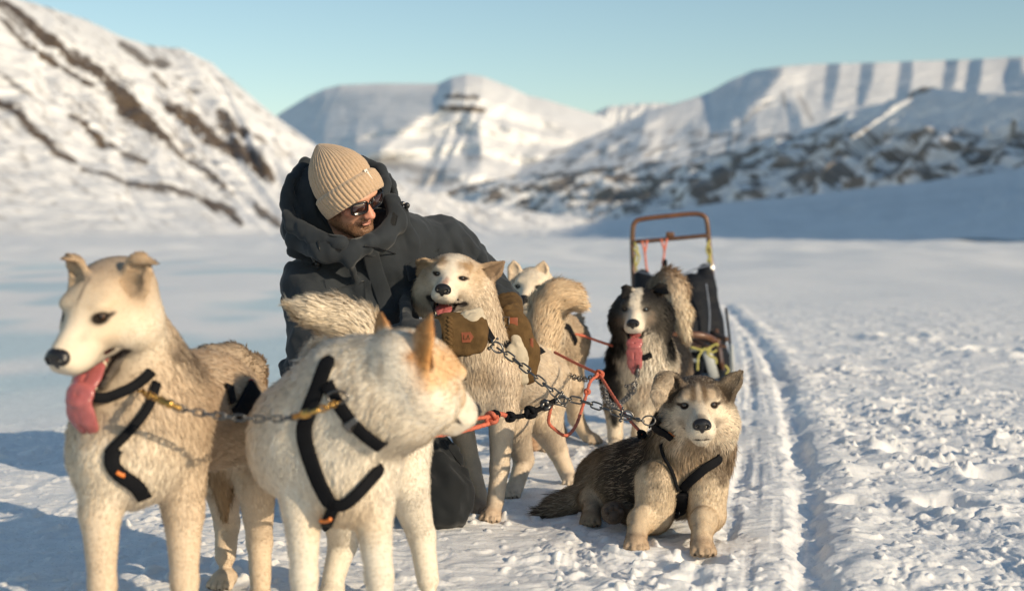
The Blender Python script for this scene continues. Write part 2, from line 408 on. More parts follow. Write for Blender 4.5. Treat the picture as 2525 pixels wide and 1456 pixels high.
def ground_z(X, Y):
    d = np.maximum(np.hypot(X, Y), .5); z = np.zeros(X.shape)
    far = sstep(7, 22, d)
    z += far * (fbm2(X / 9, Y / 16, 3, 3) * .16 * np.clip(d / 30, .4, 2.5)) + .012 * fbm2(X / 1.7, Y / 2.1, 2, 9)
    z += sstep(60, 300, d) * fbm2(X / 120, Y / 160, 2, 13) * 1.2
    right = sstep(-.6, 1.2, X - .05 * Y); tr = np.clip(1 - sstep(9, 26, d) * .8, 0, 1)
    chunk = tr * (.80 + .32 * right) * (.55 + .45 * sstep(-.3, .4, fbm2(X * 1.1, Y * 1.1, 2, 21)))
    chunk = chunk * (1 - sstep(5.5, 8, d) * (1 - right) * .75)
    br, sr, _ = pl_dist(X, Y, RUT); b2, s2, _ = pl_dist(X, Y, RUT2); bl, sl, _ = pl_dist(X, Y, LANE)
    wob = .03 * fbm2(X * 3, Y * 3, 2, 31)
    lane = 1 - sstep(.20, .34, bl + wob)
    chunk = chunk * (1 - .52 * lane) * .85 * (.78 + .36 * sstep(-.35, .35, fbm2(X * .8 + 4, Y * .5, 3, 38)))
    # broken crust: rounded lumps with sharp little gaps between them, several sizes
    wx = X + .04 * noise2(X * 6, Y * 6, 41); wy = Y + .04 * noise2(X * 6, Y * 6, 42)
    for s_, a_, sd_ in ((.42, .050, 51), (.19, .032, 52), (.09, .019, 53), (.045, .0115, 54), (.022, .0060, 55), (.012, .0034, 56)):
        n = noise2(wx / s_, wy / s_, sd_); fade = 1 - sstep(140 * s_, 380 * s_, d)
        z += chunk * fade * a_ * .66 * (np.sqrt(n * n + .012) * 1.6 - .4)
        wx = wx + .3 * s_ * n
    # scattered clods
    n = noise2(X * 21, Y * 21, 61); z += chunk * (1 - sstep(6, 14, d)) * .015 * sstep(.42, .62, n)
    n = noise2(X * 9, Y * 9, 62); z += chunk * (1 - sstep(10, 25, d)) * .018 * sstep(.45, .62, n)
    # sledge runner grooves, the right one deep with a soft bank
    nr = br + .026 * fbm2(X * 7, Y * 7, 3, 33)
    z -= (.026 + .022 * fbm2(X * 2.2, Y * 1.6, 2, 35)) * (1 - sstep(.015, .072, nr)); z += .014 * (1 + fbm2(X * 6, Y * 6, 2, 37)) * np.exp(-((br - .14) / .07) ** 2) * (sr > 0) + .004 * np.exp(-((br - .11) / .05) ** 2) * (sr < 0)
    n2 = b2 + .01 * fbm2(X * 9, Y * 9, 2, 34); z -= .013 * (1 - sstep(.010, .04, n2)) * sstep(-.25, .15, fbm2(X * 2.5, Y * 2.5, 2, 36))
    sd_l = bl * sl
    for o_, dp in ((-.17, .007), (-.11, .004), (-.04, .004), (.03, .003), (.10, .004)):
        q = np.abs(sd_l - o_ - .006 * fbm2(X * 4, Y * 2, 2, 39)); z -= dp * (1 - sstep(.006, .020, q)) * sstep(-.3, .2, fbm2(X * 2.1 + o_ * 50, Y * 1.3, 2, 43)) * (1 - sstep(9, 14, d))
    # footprints and scuffs
    for k, (u, v, r, dp) in enumerate(((2440, 870, .25, .10), (1720, 1385, .07, .03), (1700, 1430, .06, .03), (1840, 1205, .05, .02), (2230, 1120, .11, .05),
                              (2335, 1245, .12, .055), (2140, 1085, .08, .04), (2450, 1175, .12, .05), (2215, 830, .22, .09), (2290, 1015, .09, .04), (2100, 1250, .07, .03))):
        c = G(u, v); q = np.hypot((X - c[0]) / r, (Y - c[1]) / (r * 1.15)) + .25 * noise2(X * 8, Y * 8, 70 + k)
        z -= dp * (1 - sstep(.45, 1.0, q)); z += dp * .35 * np.exp(-((q - 1.25) / .3) ** 2)
    return z
def make_ground():
    v1 = np.concatenate([np.arange(1640, 1000, -1.25), np.arange(1000, 700, -.8), np.arange(700, 606, -.5)]); dd = gd(v1)
    near = np.concatenate([[-60, -25, -10, -4, -1.5, 0, .6], np.arange(1.0, dd[0] - .02, .04)])
    far = dd[-1] * 1.045 ** np.arange(1, 150); far = far[far < 30000]
    D = np.concatenate([near, dd, far]); wD = np.maximum(D, 2.2)
    W = np.concatenate([-np.geomspace(4.0, .62, 30), np.linspace(-.61, .52, 1150), np.geomspace(.53, 4.0, 30)])
    X = wD[:, None] * W[None]; Y = np.repeat(D[:, None], len(W), 1); Z = ground_z(X, Y)
    Z -= sstep(20000, 30000, np.hypot(X, Y)) * 30
    n, m = X.shape; I = (np.arange(n - 1)[:, None] * m + np.arange(m - 1)[None]).ravel()
    Q = np.stack([I, I + 1, I + m + 1, I + m], 1)
    d = np.hypot(X, Y)
    ice = sstep(-.05, .35, fbm2(X / 3.5, Y / 6.5, 3, 77)) * sstep(6, 9, d) * (1 - sstep(35, 70, d)) * (1 - sstep(-1, 2, X - .02 * Y))
    col = np.array([.86, .86, .86])[None, None] * (1 - .0 * ice[..., None]) - ice[..., None] * np.array([.30, .16, .10])
    return mkmesh('ground', np.stack([X, Y, Z], -1).reshape(-1, 3), Q, M_SNOW, col=col.reshape(-1, 3))
def snow_mat(name, near=True):
    m = bpy.data.materials.new(name); m.use_nodes = True; N = m.node_tree.nodes; L = m.node_tree.links; b = N['Principled BSDF']
    b.inputs['Roughness'].default_value = .55; b.inputs['Specular IOR Level'].default_value = .35
    a = N.new('ShaderNodeAttribute'); a.attribute_name = 'Col'
    tc = N.new('ShaderNodeTexCoord')
    n = N.new('ShaderNodeTexNoise'); n.inputs['Scale'].default_value = 90 if near else .02; n.inputs['Detail'].default_value = 6; n.inputs['Roughness'].default_value = .65
    L.new(tc.outputs['Object'], n.inputs[0]); bp = N.new('ShaderNodeBump'); bp.inputs['Strength'].default_value = .55 if near else .5
    bp.inputs['Distance'].default_value = .006 if near else 12; L.new(n.outputs[0], bp.inputs['Height']); L.new(bp.outputs[0], b.inputs['Normal'])
    r = N.new('ShaderNodeMapRange'); r.inputs[1].default_value = .3; r.inputs[2].default_value = .7; r.inputs[3].default_value = .93; r.inputs[4].default_value = 1.03
    n2 = N.new('ShaderNodeTexNoise'); n2.inputs['Scale'].default_value = 14 if near else .01; n2.inputs['Detail'].default_value = 4; L.new(tc.outputs['Object'], n2.inputs[0]); L.new(n2.outputs[0], r.inputs[0])
    mx = N.new('ShaderNodeMix'); mx.data_type = 'RGBA'; mx.blend_type = 'MULTIPLY'; mx.inputs[0].default_value = 1
    L.new(a.outputs['Color'], mx.inputs[6]); L.new(r.outputs[0], mx.inputs[7]); L.new(mx.outputs[2], b.inputs['Base Color'])
    if near:
        b.inputs['Subsurface Weight'].default_value = .35; b.inputs['Subsurface Radius'].default_value = (1, 1.1, 1.3); b.inputs['Subsurface Scale'].default_value = .008
        # single ice grains that flash
        vo = N.new('ShaderNodeTexVoronoi'); vo.inputs['Scale'].default_value = 260; L.new(tc.outputs['Object'], vo.inputs[0])
        sp = N.new('ShaderNodeMapRange'); sp.inputs[1].default_value = .93; sp.inputs[2].default_value = .97; sp.inputs[3].default_value = .6; sp.inputs[4].default_value = .12
        se = N.new('ShaderNodeSeparateColor'); L.new(vo.outputs['Color'], se.inputs[0]); L.new(se.outputs[0], sp.inputs[0]); L.new(sp.outputs[0], b.inputs['Roughness'])
    return m
M_SNOW = snow_mat('snow'); M_MTN = snow_mat('mountain_snow', False)
ground = make_ground(); tag(ground, kind='structure')
# ================================================================== SETTING: mountains
def interp_pl(pts, n):
    p = np.asarray(pts, float); s = np.linspace(0, len(p) - 1, n)
    return np.stack([np.interp(s, np.arange(len(p)), p[:, k]) for k in range(p.shape[1])], 1)
def mountain(name, crest, foot, ns, ntt, prof=1.0, seed=1, gully=(14, 40), rough=30, ridges=(), rocks=(), rockn=None, back=.8, facets=None, fk=.8, hpw=0, world=False, tint=(.86, .86, .86), smooth=0):
    """a massif: rows run from the crest down to the foot; crest / foot given as (u, v, distance)"""
    C = interp_pl(crest, ns); Fo = interp_pl(foot, ns)
    if world: c3 = C; f3 = Fo
    else:
        c3 = np.array([P(*q) for q in C]); f3 = np.array([P(*q) for q in Fo])
    t = np.linspace(0, 1, ntt)[None, :, None]; A = c3[:, None] * (1 - t) + f3[:, None] * t
    A[..., 2] = f3[:, None, 2] + (c3[:, None, 2] - f3[:, None, 2]) * (1 - t[..., 0]) ** prof
    u, v = proj(A); S = np.linspace(0, 1, ns)[:, None]; Tt = t[..., 0]
    # outward horizontal direction
    out = f3 - c3; out[:, 2] = 0; out = nrm(out)[:, None]
    w1 = fbm2(S * gully[0] * .5 + Tt * 1.1, Tt * 1.3 + S * 3, 3, seed); ph = S * gully[0] + w1 * 1.1 + 0.0 * Tt
    rg = 1 - 2 * np.abs((ph % 1) - .5) * 2; env = np.sin(np.pi * np.clip(Tt * .92 + .06, 0, 1)) ** .7
    hmap = gully[1] * rg * env * (.6 + .6 * noise2(S * gully[0] * .7, Tt * 2, seed + 4))
    x, y = A[..., 0], A[..., 1]; sc_ = rough
    hmap = hmap + rough * env * fbm2(x / (sc_ * 6), y / (sc_ * 6) + A[..., 2] / (sc_ * 6), 6, seed + 7, .55)
    if facets:                          # broad faces turned towards or away from the sun, found by walking along each row
        base, polys, lines = facets; Lm = np.full(u.shape, float(base))
        for poly, val, soft in polys:
            loop = list(poly) + [poly[0]]; dd_, _, _ = pl_dist(u, v, loop); ins = np.zeros(u.shape, bool)
            for (x1, y1), (x2, y2) in zip(loop[:-1], loop[1:]):
                c_ = ((y1 > v) != (y2 > v)); xi = x1 + (v - y1) / ((y2 - y1) if y2 != y1 else 1e-6) * (x2 - x1); ins ^= c_ & (u < xi)
            a_ = sstep(-soft, soft, np.where(ins, dd_, -dd_) + soft * .8 * fbm2(u / 26, v / 26, 3, seed + 60)); Lm = Lm * (1 - a_) + val * a_
        for pl, wd, val in lines:
            dd_, _, _ = pl_dist(u, v, pl); a_ = 1 - sstep(wd * .6, wd * 1.3, dd_ + wd * .4 * fbm2(u / 20, v / 20, 3, seed + 61)); Lm = Lm * (1 - a_) + val * a_
        Lm = Lm - Lm.mean() * .85; dx_ = np.linalg.norm(np.diff(A[..., :2], axis=0), axis=-1); dx_ = np.vstack([dx_[:1], dx_])
        hf = -np.cumsum(Lm * dx_ * fk, axis=0); hf = hf - hf[:1]; ee = hf[-1:].mean(); lin = np.linspace(0, 1, hf.shape[0])[:, None]; hf = hf - ee * lin; hf = hf - .5 * hf.mean(0, keepdims=True)
        if hpw:
            w_ = int(hpw * hf.shape[0]); cs = np.cumsum(np.pad(hf, ((w_ + 1, w_), (0, 0)), 'edge'), axis=0); hf = hf - (cs[2 * w_ + 1:] - cs[:-2 * w_ - 1]) / (2 * w_ + 1)
        kk_ = 9
        for _ in range(2): hp = np.pad(hf, ((0, 0), (kk_, kk_)), 'edge'); hf = sum(hp[:, i:i + hf.shape[1]] for i in range(2 * kk_ + 1)) / (2 * kk_ + 1)
        hmap = hmap + hf * (1 - .6 * sstep(.75, 1, Tt))
    for pl, wd, amp in ridges:          # spurs: given in picture units on the face, width in the same units
        d, sd_, _ = pl_dist(u, v, pl); pxm = np.median(np.linalg.norm(A - CO, axis=-1)) / FPX
        wdn = wd * (1 + .5 * noise2(u / 60, v / 60, seed + 9)); hmap = hmap + 1.45 * amp * wd * pxm * np.exp(-np.abs(d) / wdn * 1.3)
    if facets: B = A + nrm(CO - A) * hmap[..., None] * .9
    else: B = A + out * hmap[..., None] * .9; B[..., 2] += hmap * .55 * np.clip(Tt * 3 + .15, 0, 1)
    B[..., 2] += (.02 if facets else .12) * rough * fbm2(S * 60, S * 7, 4, seed + 3) * (1 - Tt) ** 2
    # snow and bare rock
    rock = np.zeros(u.shape)
    snowv = 1 - .05 * sstep(-.2, .5, fbm2(u / 70, v / 30, 3, seed + 50))
    for pl, wd, st in rocks:
        d, _, al = pl_dist(u, v, pl); tot = sum(math.hypot(b[0] - a[0], b[1] - a[1]) for a, b in zip(pl[:-1], pl[1:]))
        prf = wd * (.5 + .65 * np.sin(np.pi * np.clip(al / tot, .02, .98)) ** .6)
        ca_, sa_ = math.cos(.66), math.sin(.66); q = d / (prf * .92) + .55 * fbm2((u * ca_ + v * sa_) / 75, (-u * sa_ + v * ca_) / 12, 4, seed + 20) + .35 * fbm2(u / 9, v / 9, 2, seed + 22)
        rock = np.maximum(rock, st * (1 - sstep(.6, 1.15, q)))
    if rockn:                            # (scale px, threshold, strength, v0, v1): scree showing through thin snow
        for (sx, sy, th, stg, v0, v1, ang) in rockn:
            ca, sa = math.cos(ang), math.sin(ang); uu = (u * ca + v * sa) / sx; vv = (-u * sa + v * ca) / sy
            n = fbm2(uu, vv, 4, seed + 30) * .8 + .25 * fbm2(u / 12, v / 12, 3, seed + 31)
            rock = np.maximum(rock, stg * sstep(th, th + .16, n) * sstep(v0 - 15, v0 + 15, v) * (1 - sstep(v1 - 15, v1 + 15, v)))
    rc = np.array([.115, .085, .060]); rk = rc * (1 + .35 * fbm2(u / 14, v / 14, 3, seed + 40))[..., None]
    col = np.array(tint) * snowv[..., None] * (1 - rock[..., None]) + rk * rock[..., None]
    # back side falls away behind the crest
    tb = np.linspace(0, 1, 8)[1:][None, :, None][:, ::-1]; depth = np.abs((f3 - c3)).max(1)[:, None, None] * back
    Bk = B[:, :1] - out * depth * tb; Bk[..., 2] = B[:, :1, 2] + (-20 - B[:, :1, 2]) * tb[..., 0] ** 1.3
    V = np.concatenate([Bk, B], 1); Cc = np.concatenate([np.repeat(col[:, :1], Bk.shape[1], 1), col], 1)
    n, m = V.shape[:2]; I = (np.arange(n - 1)[:, None] * m + np.arange(m - 1)[None]).ravel(); Q = np.stack([I, I + 1, I + m + 1, I + m], 1)
    o = mkmesh(name, V.reshape(-1, 3), Q, M_MTN, col=Cc.reshape(-1, 3)); tag(o, kind='structure'); return o
def z4(l):
    k = 1000 / 2525 * 2525 / 3000
    return [(2000 * 2525 / 3000 + a * k, 150 * 2525 / 3000 + b * k) for a, b in l]
def z3(l):
    k = 700 / 2038 * 2525 / 3000
    return [(1300 * 2525 / 3000 + a * k, 200 * 2525 / 3000 + b * k) for a, b in l]
# left mountain: slopes down to the right, brown scree streaks on the fall line
crestL = [(-2600, -1300, 1500), (-1500, -800, 1560), (-700, -410, 1640), (-250, -150, 1720), (0, -16, 1800), (100, 12, 1830), (200, 45, 1860), (300, 90, 1890), (370, 113, 1910), (450, 120, 1930),
          (520, 155, 1950), (590, 213, 1980), (680, 288, 2010), (760, 345, 2040), (860, 418, 2080), (960, 440, 2120), (1100, 488, 2160), (1300, 520, 2200), (1450, 540, 2250), (1620, 563, 2300)]
footL = [(-1600, 590, 700), (-900, 590, 720), (-300, 588, 740), (150, 586, 760), (420, 585, 800), (560, 585, 830), (650, 584, 860), (730, 584, 890), (800, 584, 910), (870, 584, 940),
         (940, 584, 960), (1000, 584, 980), (1080, 584, 1000), (1150, 584, 1020), (1230, 583, 1050), (1290, 583, 1080), (1400, 583, 1120), (1500, 583, 1200), (1600, 583, 1300), (1700, 582, 1400)]
K = 2525 / 3000 * 1100 / 2135      # zoomed-crop units -> picture units
def zk(l): return [(a * K, b * K) for a, b in l]
rocksL = [(zk([(-60, -10), (100, 70), (250, 210), (370, 300), (600, 440), (760, 620), (850, 720), (990, 840)]), 17, 1),
          (zk([(0, 100), (150, 260), (330, 370), (520, 500)]), 9, 1), (zk([(640, 520), (800, 690), (950, 820), (1150, 960), (1330, 1110)]), 9, .9),
          (zk([(960, 600), (1150, 740), (1350, 860), (1540, 1000)]), 24, 1), (zk([(580, 420), (740, 640), (960, 840)]), 22, 1),
          (zk([(-100, 500), (60, 610), (200, 770), (330, 880), (420, 910)]), 13, 1), (zk([(0, 410), (120, 520), (250, 600)]), 5, .8), (zk([(400, 650), (480, 700), (600, 830)]), 13, 1),
          (zk([(620, 800), (830, 930)]), 9, .9), (zk([(470, 950), (620, 1000), (860, 1060), (1150, 1140), (1290, 1170), (1370, 1270)]), 8, .9), (zk([(1130, 1140), (1300, 1200), (1370, 1270)]), 15, 1),
          (zk([(1450, 1180), (1600, 1290)]), 13, .9), (zk([(680, 250), (780, 300), (850, 370)]), 15, .85), (zk([(880, 350), (960, 370)]), 13, .85), (zk([(870, 430), (950, 500)]), 8, .8),
          (zk([(990, 440), (1040, 450)]), 7, .7), (zk([(1060, 510), (1140, 520)]), 6, .7), (zk([(1240, 640), (1300, 730), (1400, 760)]), 15, .95), (zk([(1400, 760), (1520, 820)]), 7, .8),
          (zk([(0, 30), (120, 150), (140, 200)]), 8, .7), (zk([(390, 300), (440, 280)]), 9, .8), (zk([(870, 540), (1200, 700)]), 5, .7)]
mL = mountain('mountain', crestL, footL, 620, 420, prof=1.25, seed=3, gully=(16, 7), rough=5, rocks=rocksL, back=1.2,
              rockn=[(230, 13, .30, .55, -100, 480, math.atan2(.78, 1)), (120, 8, .36, .5, -100, 560, math.atan2(.70, 1))])
# middle massif
crestM = [(560, 420, 9000), (640, 320, 8900), (692, 278, 8800), (760, 237, 8700), (800, 219, 8650), (840, 209, 8600), (890, 207, 8550), (950, 205, 8500), (1080, 206, 8400), (1115, 190, 8350), (1150, 183, 8300), (1190, 188, 8300), (1260, 215, 8300),
          (1300, 235, 8350), (1350, 246, 8400), (1400, 262, 8500), (1480, 285, 8700), (1560, 330, 9000), (1700, 400, 9400), (1900, 450, 9800)]
footM = [(500, 575, 4600), (600, 575, 4600), (690, 575, 4500), (760, 575, 4450), (800, 575, 4400), (830, 575, 4400), (850, 575, 4300), (930, 575, 4200), (1010, 575, 4200), (1070, 575, 4200), (1130, 575, 4200), (1180, 575, 4200), (1250, 575, 4300),
         (1320, 575, 4400), (1400, 575, 4500), (1480, 575, 4600), (1560, 575, 4700), (1660, 575, 5000), (1800, 575, 5400), (2000, 575, 5800)]
k8 = 2200 / 2525 * 2525 / 3000
def z8(l): return [(800 * 2525 / 3000 + a * k8, 180 * 2525 / 3000 + b * k8) for a, b in l]
rocksM = [(z8([(580, 118), (690, 122)]), 7, .9), (z8([(560, 155), (710, 165)]), 9, .9), (z8([(300, 340), (420, 345), (560, 380)]), 12, .5), (z8([(480, 400), (620, 400)]), 14, .45)]
ridgesM = [(z8([(620, 45), (600, 150), (580, 250), (600, 330), (640, 400)]), 26, 1.0), (z8([(680, 170), (730, 260), (780, 350)]), 20, .9), (z8([(520, 190), (440, 250), (370, 320)]), 20, .9),
           (z8([(360, 230), (290, 270)]), 18, .7), (z8([(780, 90), (900, 180), (1040, 240)]), 26, .6), (z8([(900, 150), (1000, 190), (1130, 210)]), 22, .6), (z8([(860, 150), (940, 230), (960, 300)]), 22, .7)]
facM = (.55, [(z8([(-60, 220), (30, 175), (200, 78), (400, 68), (612, 40), (600, 110), (560, 165), (470, 235), (380, 310), (260, 330), (80, 300)]), -1.0, 9), (z3([(140, 360), (230, 380), (290, 520), (340, 800), (250, 900), (180, 820), (160, 560)]), -1, 5),
             (z3([(450, 420), (520, 430), (580, 530), (500, 540)]), -.8, 5), (z3([(640, 680), (740, 620), (870, 690), (760, 770), (650, 780)]), -.9, 6), (z3([(330, 120), (620, 220), (840, 320), (960, 420), (760, 340), (420, 230)]), -.25, 8),
             (z8([(540, 330), (600, 320), (640, 400), (560, 420)]), -.5, 6), (z8([(330, 330), (520, 345), (520, 400), (340, 400)]), -.2, 8), (z8([(900, 190), (1010, 240), (1060, 270), (960, 260)]), -.4, 6)],
        [(z8([(520, 190), (440, 250), (370, 320)]), 12, 1), (z8([(340, 240), (290, 275)]), 9, .9), (z8([(680, 60), (790, 110), (900, 160)]), 14, .9)])
mM = mountain('mountain', crestM, footM, 520, 300, prof=1.15, seed=8, gully=(9, 30), rough=34, ridges=(), facets=facM, fk=1.35, rocks=rocksM, rockn=[(60, 20, .30, .5, 380, 480, .4)])
crestF = [(1330, 330, 14000), (1440, 290, 14000), (1500, 262, 14000), (1560, 257, 14000), (1640, 254, 14000), (1700, 262, 14000), (1800, 290, 14000), (2000, 340, 14000)]
footF = [(1200, 575, 9900), (1300, 575, 9900), (1400, 575, 9900), (1500, 575, 9900), (1600, 575, 9900), (1700, 575, 9900), (1800, 575, 9900), (1950, 575, 9900)]
mountain('mountain', crestF, footF, 160, 120, seed=12, gully=(7, 90), rough=60)
# right range: high ribbed wall behind, dark lower range before it
crestR = [(1000, 500, 5600), (1130, 460, 5700), (1300, 395, 5900), (1460, 335, 6100), (1600, 272, 6300), (1640, 262, 6350), (1720, 238, 6400), (1750, 226, 6400), (1800, 198, 6300), (1860, 173, 6200), (1930, 163, 6000), (2000, 158, 5900),
          (2130, 155, 5700), (2270, 150, 5500), (2400, 146, 5300), (2525, 139, 5100), (2700, 130, 4900), (3100, 120, 4600)]
footR = [(1000, 578, 3500), (1130, 578, 3500), (1300, 578, 3500), (1400, 578, 3400), (1500, 578, 3400), (1600, 578, 3400), (1680, 578, 3300), (1750, 578, 3300), (1820, 578, 3300), (1880, 578, 3200), (1950, 578, 3200), (2020, 578, 3200),
         (2150, 578, 3100), (2280, 578, 3000), (2400, 578, 2900), (2540, 578, 2900), (2700, 578, 2800), (3100, 578, 2700)]
ridgesR = [(z4([(790, 150), (640, 300), (480, 420), (420, 540)]), 22, 1.0), (z4([(780, 260), (800, 420), (770, 600)]), 16, .8)] + \
          [(z4([(x, 60), (x - 20, 220), (x - 20 + dx, 420)]), 17, 1.1) for x, dx in ((1110, 0), (1370, -20), (1700, -10), (1990, -60), (2190, -20), (2450, -60))] + \
          [(z4([(230, 290), (120, 480), (0, 600)]), 22, .8)]
rocksR = [(z4([(420, 560), (540, 440), (640, 380)]), 6, .35), (z4([(740, 300), (760, 420)]), 6, .4), (z4([(860, 320), (960, 520)]), 9, .35)]
facR = (.55, [(z4([(205, 290), (420, 200), (560, 130), (770, 140), (650, 290), (480, 410), (350, 540), (150, 615), (0, 645), (-90, 640), (110, 500)]), -1.1, 6), (z4([(770, 380), (860, 380), (890, 600), (790, 620)]), -1, 4),
             (z3([(1400, 570), (1640, 440), (1870, 335), (1840, 420), (1700, 520), (1500, 600)]), -.9, 4), (z3([(1500, 640), (1700, 560), (1800, 600), (1700, 720), (1500, 740)]), -.8, 5), (z3([(1040, 700), (1290, 590), (1240, 700), (1080, 830)]), -.8, 5),
             (z3([(1330, 640), (1400, 600), (1420, 760), (1340, 800)]), -.8, 4), (z4([(60, 660), (180, 660), (180, 800), (60, 800)]), -.7, 5)]
            + [(z4([(x - 5, 60), (x + 85, 56), (x + 70, 210), (x + w_ + 10, 420), (x - 50, 410), (x - 30, 190)]), -1.3, 3) for x, w_ in ((1090, 0), (1340, -20), (1630, 30), (1960, -40), (2140, 20), (2430, -50))]
            + [(z4([(2470, 200), (2560, 140), (2560, 310), (2440, 300)]), -1, 4)],
        [(z4([(790, 150), (700, 250), (640, 300)]), 9, 1), (z4([(820, 130), (880, 330), (980, 560)]), 16, .9)])
mR = mountain('mountain', crestR, footR, 620, 280, prof=1.1, seed=21, gully=(13, 18), rough=22, ridges=(), facets=facR, fk=1.5, hpw=.10, rocks=rocksR, rockn=[(46, 12, .10, .6, 320, 600, -.3)])
crestN = [(1060, 500, 4300), (1117, 466, 4250), (1180, 450, 4150), (1300, 432, 3950), (1420, 420, 3750), (1560, 400, 3500), (1700, 392, 3250), (1800, 372, 3050), (1900, 340, 2850), (2000, 310, 2650), (2100, 275, 2480), (2160, 258, 2380), (2230, 236, 2250),
          (2270, 214, 2180), (2310, 216, 2120), (2400, 228, 1980), (2525, 236, 1800), (2800, 220, 1550), (3200, 180, 1350), (3700, 150, 1200)]
footN = [(max(700, q[0] - 240 - 90 * min(1, k / 8)), 581, q[2] * .92) for k, q in enumerate(crestN)]
ridgesN = [(z4([(1860, 620), (1720, 680), (1600, 740), (1480, 860), (1440, 960), (1260, 1030)]), 12, 1.6), (z4([(2260, 590), (2130, 700), (2030, 830), (1820, 950), (1640, 1000)]), 12, 1.6),
           (z4([(2525, 600), (2380, 760), (2240, 860), (2060, 920)]), 12, 1.6), (z4([(1300, 820), (1200, 900), (1080, 1010)]), 12, 1.1), (z4([(640, 700), (480, 780), (380, 850)]), 11, 1.2),
           (z4([(280, 900), (120, 960), (0, 1030)]), 11, 1.3), (z3([(1290, 920), (1130, 1000), (1000, 1080), (890, 1150)]), 11, 1.5), (z3([(1190, 640), (1050, 770), (960, 850), (820, 880)]), 12, 1.1),
           (z3([(1430, 580), (1420, 680), (1460, 780)]), 10, 1.0), (z4([(1100, 850), (900, 920), (780, 980)]), 10, .8), (z4([(1260, 490), (1230, 600), (1160, 680)]), 12, 1.1), (z4([(730, 560), (720, 780)]), 12, .9),
           (z3([(560, 960), (400, 1020), (340, 1070)]), 11, .9), (z3([(1470, 880), (1420, 990)]), 10, .9)]
rocksN = [(z4([(1900, 650), (1820, 780)]), 14, .9), (z4([(1650, 820), (1500, 960)]), 14, .9), (z4([(2180, 640), (2050, 780)]), 10, .9), (z4([(2240, 700), (2120, 800)]), 9, .8), (z4([(2480, 560), (2360, 700), (2280, 800)]), 11, .9),
          (z4([(1400, 640), (1700, 650)]), 9, .6), (z4([(760, 930), (1100, 960), (1240, 900)]), 22, .8), (z4([(1900, 870), (1640, 940)]), 14, .7), (z4([(760, 840), (1040, 800), (1400, 780)]), 11, .7), (z4([(950, 600), (1250, 490)]), 7, .8),
          (z4([(1650, 340), (1850, 260), (1960, 240)]), 6, .8), (z4([(300, 900), (560, 870)]), 15, .8), (z4([(0, 720), (400, 760)]), 13, .6), (z4([(420, 1100), (600, 1080)]), 8, .8), (z4([(1100, 690), (1240, 660)]), 12, .8),
          (z4([(0, 1060), (240, 1000)]), 10, .7), (z3([(60, 1030), (300, 960), (620, 870), (900, 800)]), 13, .65), (z3([(740, 1000), (900, 1060), (1200, 900)]), 13, .8), (z3([(1250, 1120), (1700, 1080), (1950, 960)]), 18, .85),
          (z3([(1050, 850), (1380, 870)]), 18, .7), (z3([(1460, 760), (1560, 640), (1660, 600)]), 16, .7), (z3([(1680, 760), (1900, 760)]), 26, .6), (z3([(1560, 480), (1860, 340)]), 7, .8), (z3([(900, 760), (1250, 620)]), 9, .7)]
mN = mountain('mountain', crestN, footN, 700, 320, prof=1.0, seed=33, gully=(14, 22), rough=14, ridges=ridgesN, rocks=rocksN, rockn=[(60, 11, .02, .85, 330, 560, -.35)])
# smooth snowfield rising to the right
crestH = [(1240, 579, 900), (1400, 560, 1000), (1500, 540, 1060), (1600, 524, 1080), (1800, 497, 1060), (1950, 485, 1030), (2100, 466, 1000), (2250, 452, 960), (2400, 432, 920), (2525, 412, 880), (2800, 370, 800), (3300, 300, 700)]
footH = [(1240, 588, 330), (1400, 590, 300), (1500, 590, 290), (1600, 590, 285), (1800, 590, 280), (1950, 590, 275), (2100, 590, 270), (2250, 590, 265), (2400, 590, 260), (2525, 590, 255), (2800, 590, 250), (3300, 590, 240)]
mountain('hill', crestH, footH, 240, 120, prof=1.35, seed=44, gully=(2, 2), rough=1.6, back=.5)
# unseen range added beyond the right edge, shaped to cast shade over the valley
cst = [(438, -167, 200), (520, -60, 245), (610, 60, 285), (700, 240, 325), (800, 450, 365), (860, 560, 385)]
fst = [(330, -150, -2), (390, -30, -2), (450, 130, -2), (520, 330, -2), (600, 560, -2), (660, 680, -2)]
mountain('mountain', cst, fst, 200, 60, seed=55, gully=(9, 12), rough=12, world=True, back=.9)
# ================================================================== DOGS: shared anatomy
def fur_mat(name, transl=.22):
    m = bpy.data.materials.new(name); m.use_nodes = True; N = m.node_tree.nodes; L = m.node_tree.links; b = N['Principled BSDF']
    a = N.new('ShaderNodeAttribute'); a.attribute_name = 'Col'; L.new(a.outputs['Color'], b.inputs['Base Color'])
    b.inputs['Roughness'].default_value = .62; b.inputs['Specular IOR Level'].default_value = .22
    if transl:
        t = N.new('ShaderNodeBsdfTranslucent'); L.new(a.outputs['Color'], t.inputs[0]); mx = N.new('ShaderNodeMixShader'); mx.inputs[0].default_value = transl
        L.new(b.outputs[0], mx.inputs[1]); L.new(t.outputs[0], mx.inputs[2]); L.new(mx.outputs[0], N['Material Output'].inputs[0])
    return m
M_FUR = fur_mat('fur'); M_SKIN = fur_mat('coat', 0)
M_NOSE = mat('wet_nose', (.012, .011, .012), rough=.32, spec=.6, bump=(320, .6, .0012))
M_EYE = mat('eye', (.02, .011, .006), rough=.05, spec=.8, attr='Col', coat=1)
M_TONGUE = mat('tongue', (.42, .125, .125), rough=.24, spec=.5, noise=(60, .15), bump=(400, .35, .001), sss=.3)
M_TOOTH = mat('tooth', (.75, .66, .48), rough=.25)
M_WEB = mat('black_webbing', (.0055, .006, .008), spec=.15, rough=.8, noise=(40, .25), bump=(900, .4, .0006))
M_STEEL = mat('dark_steel', (.16, .155, .15), rough=.34, metal=.95, noise=(30, .3), bump=(150, .3, .0005))
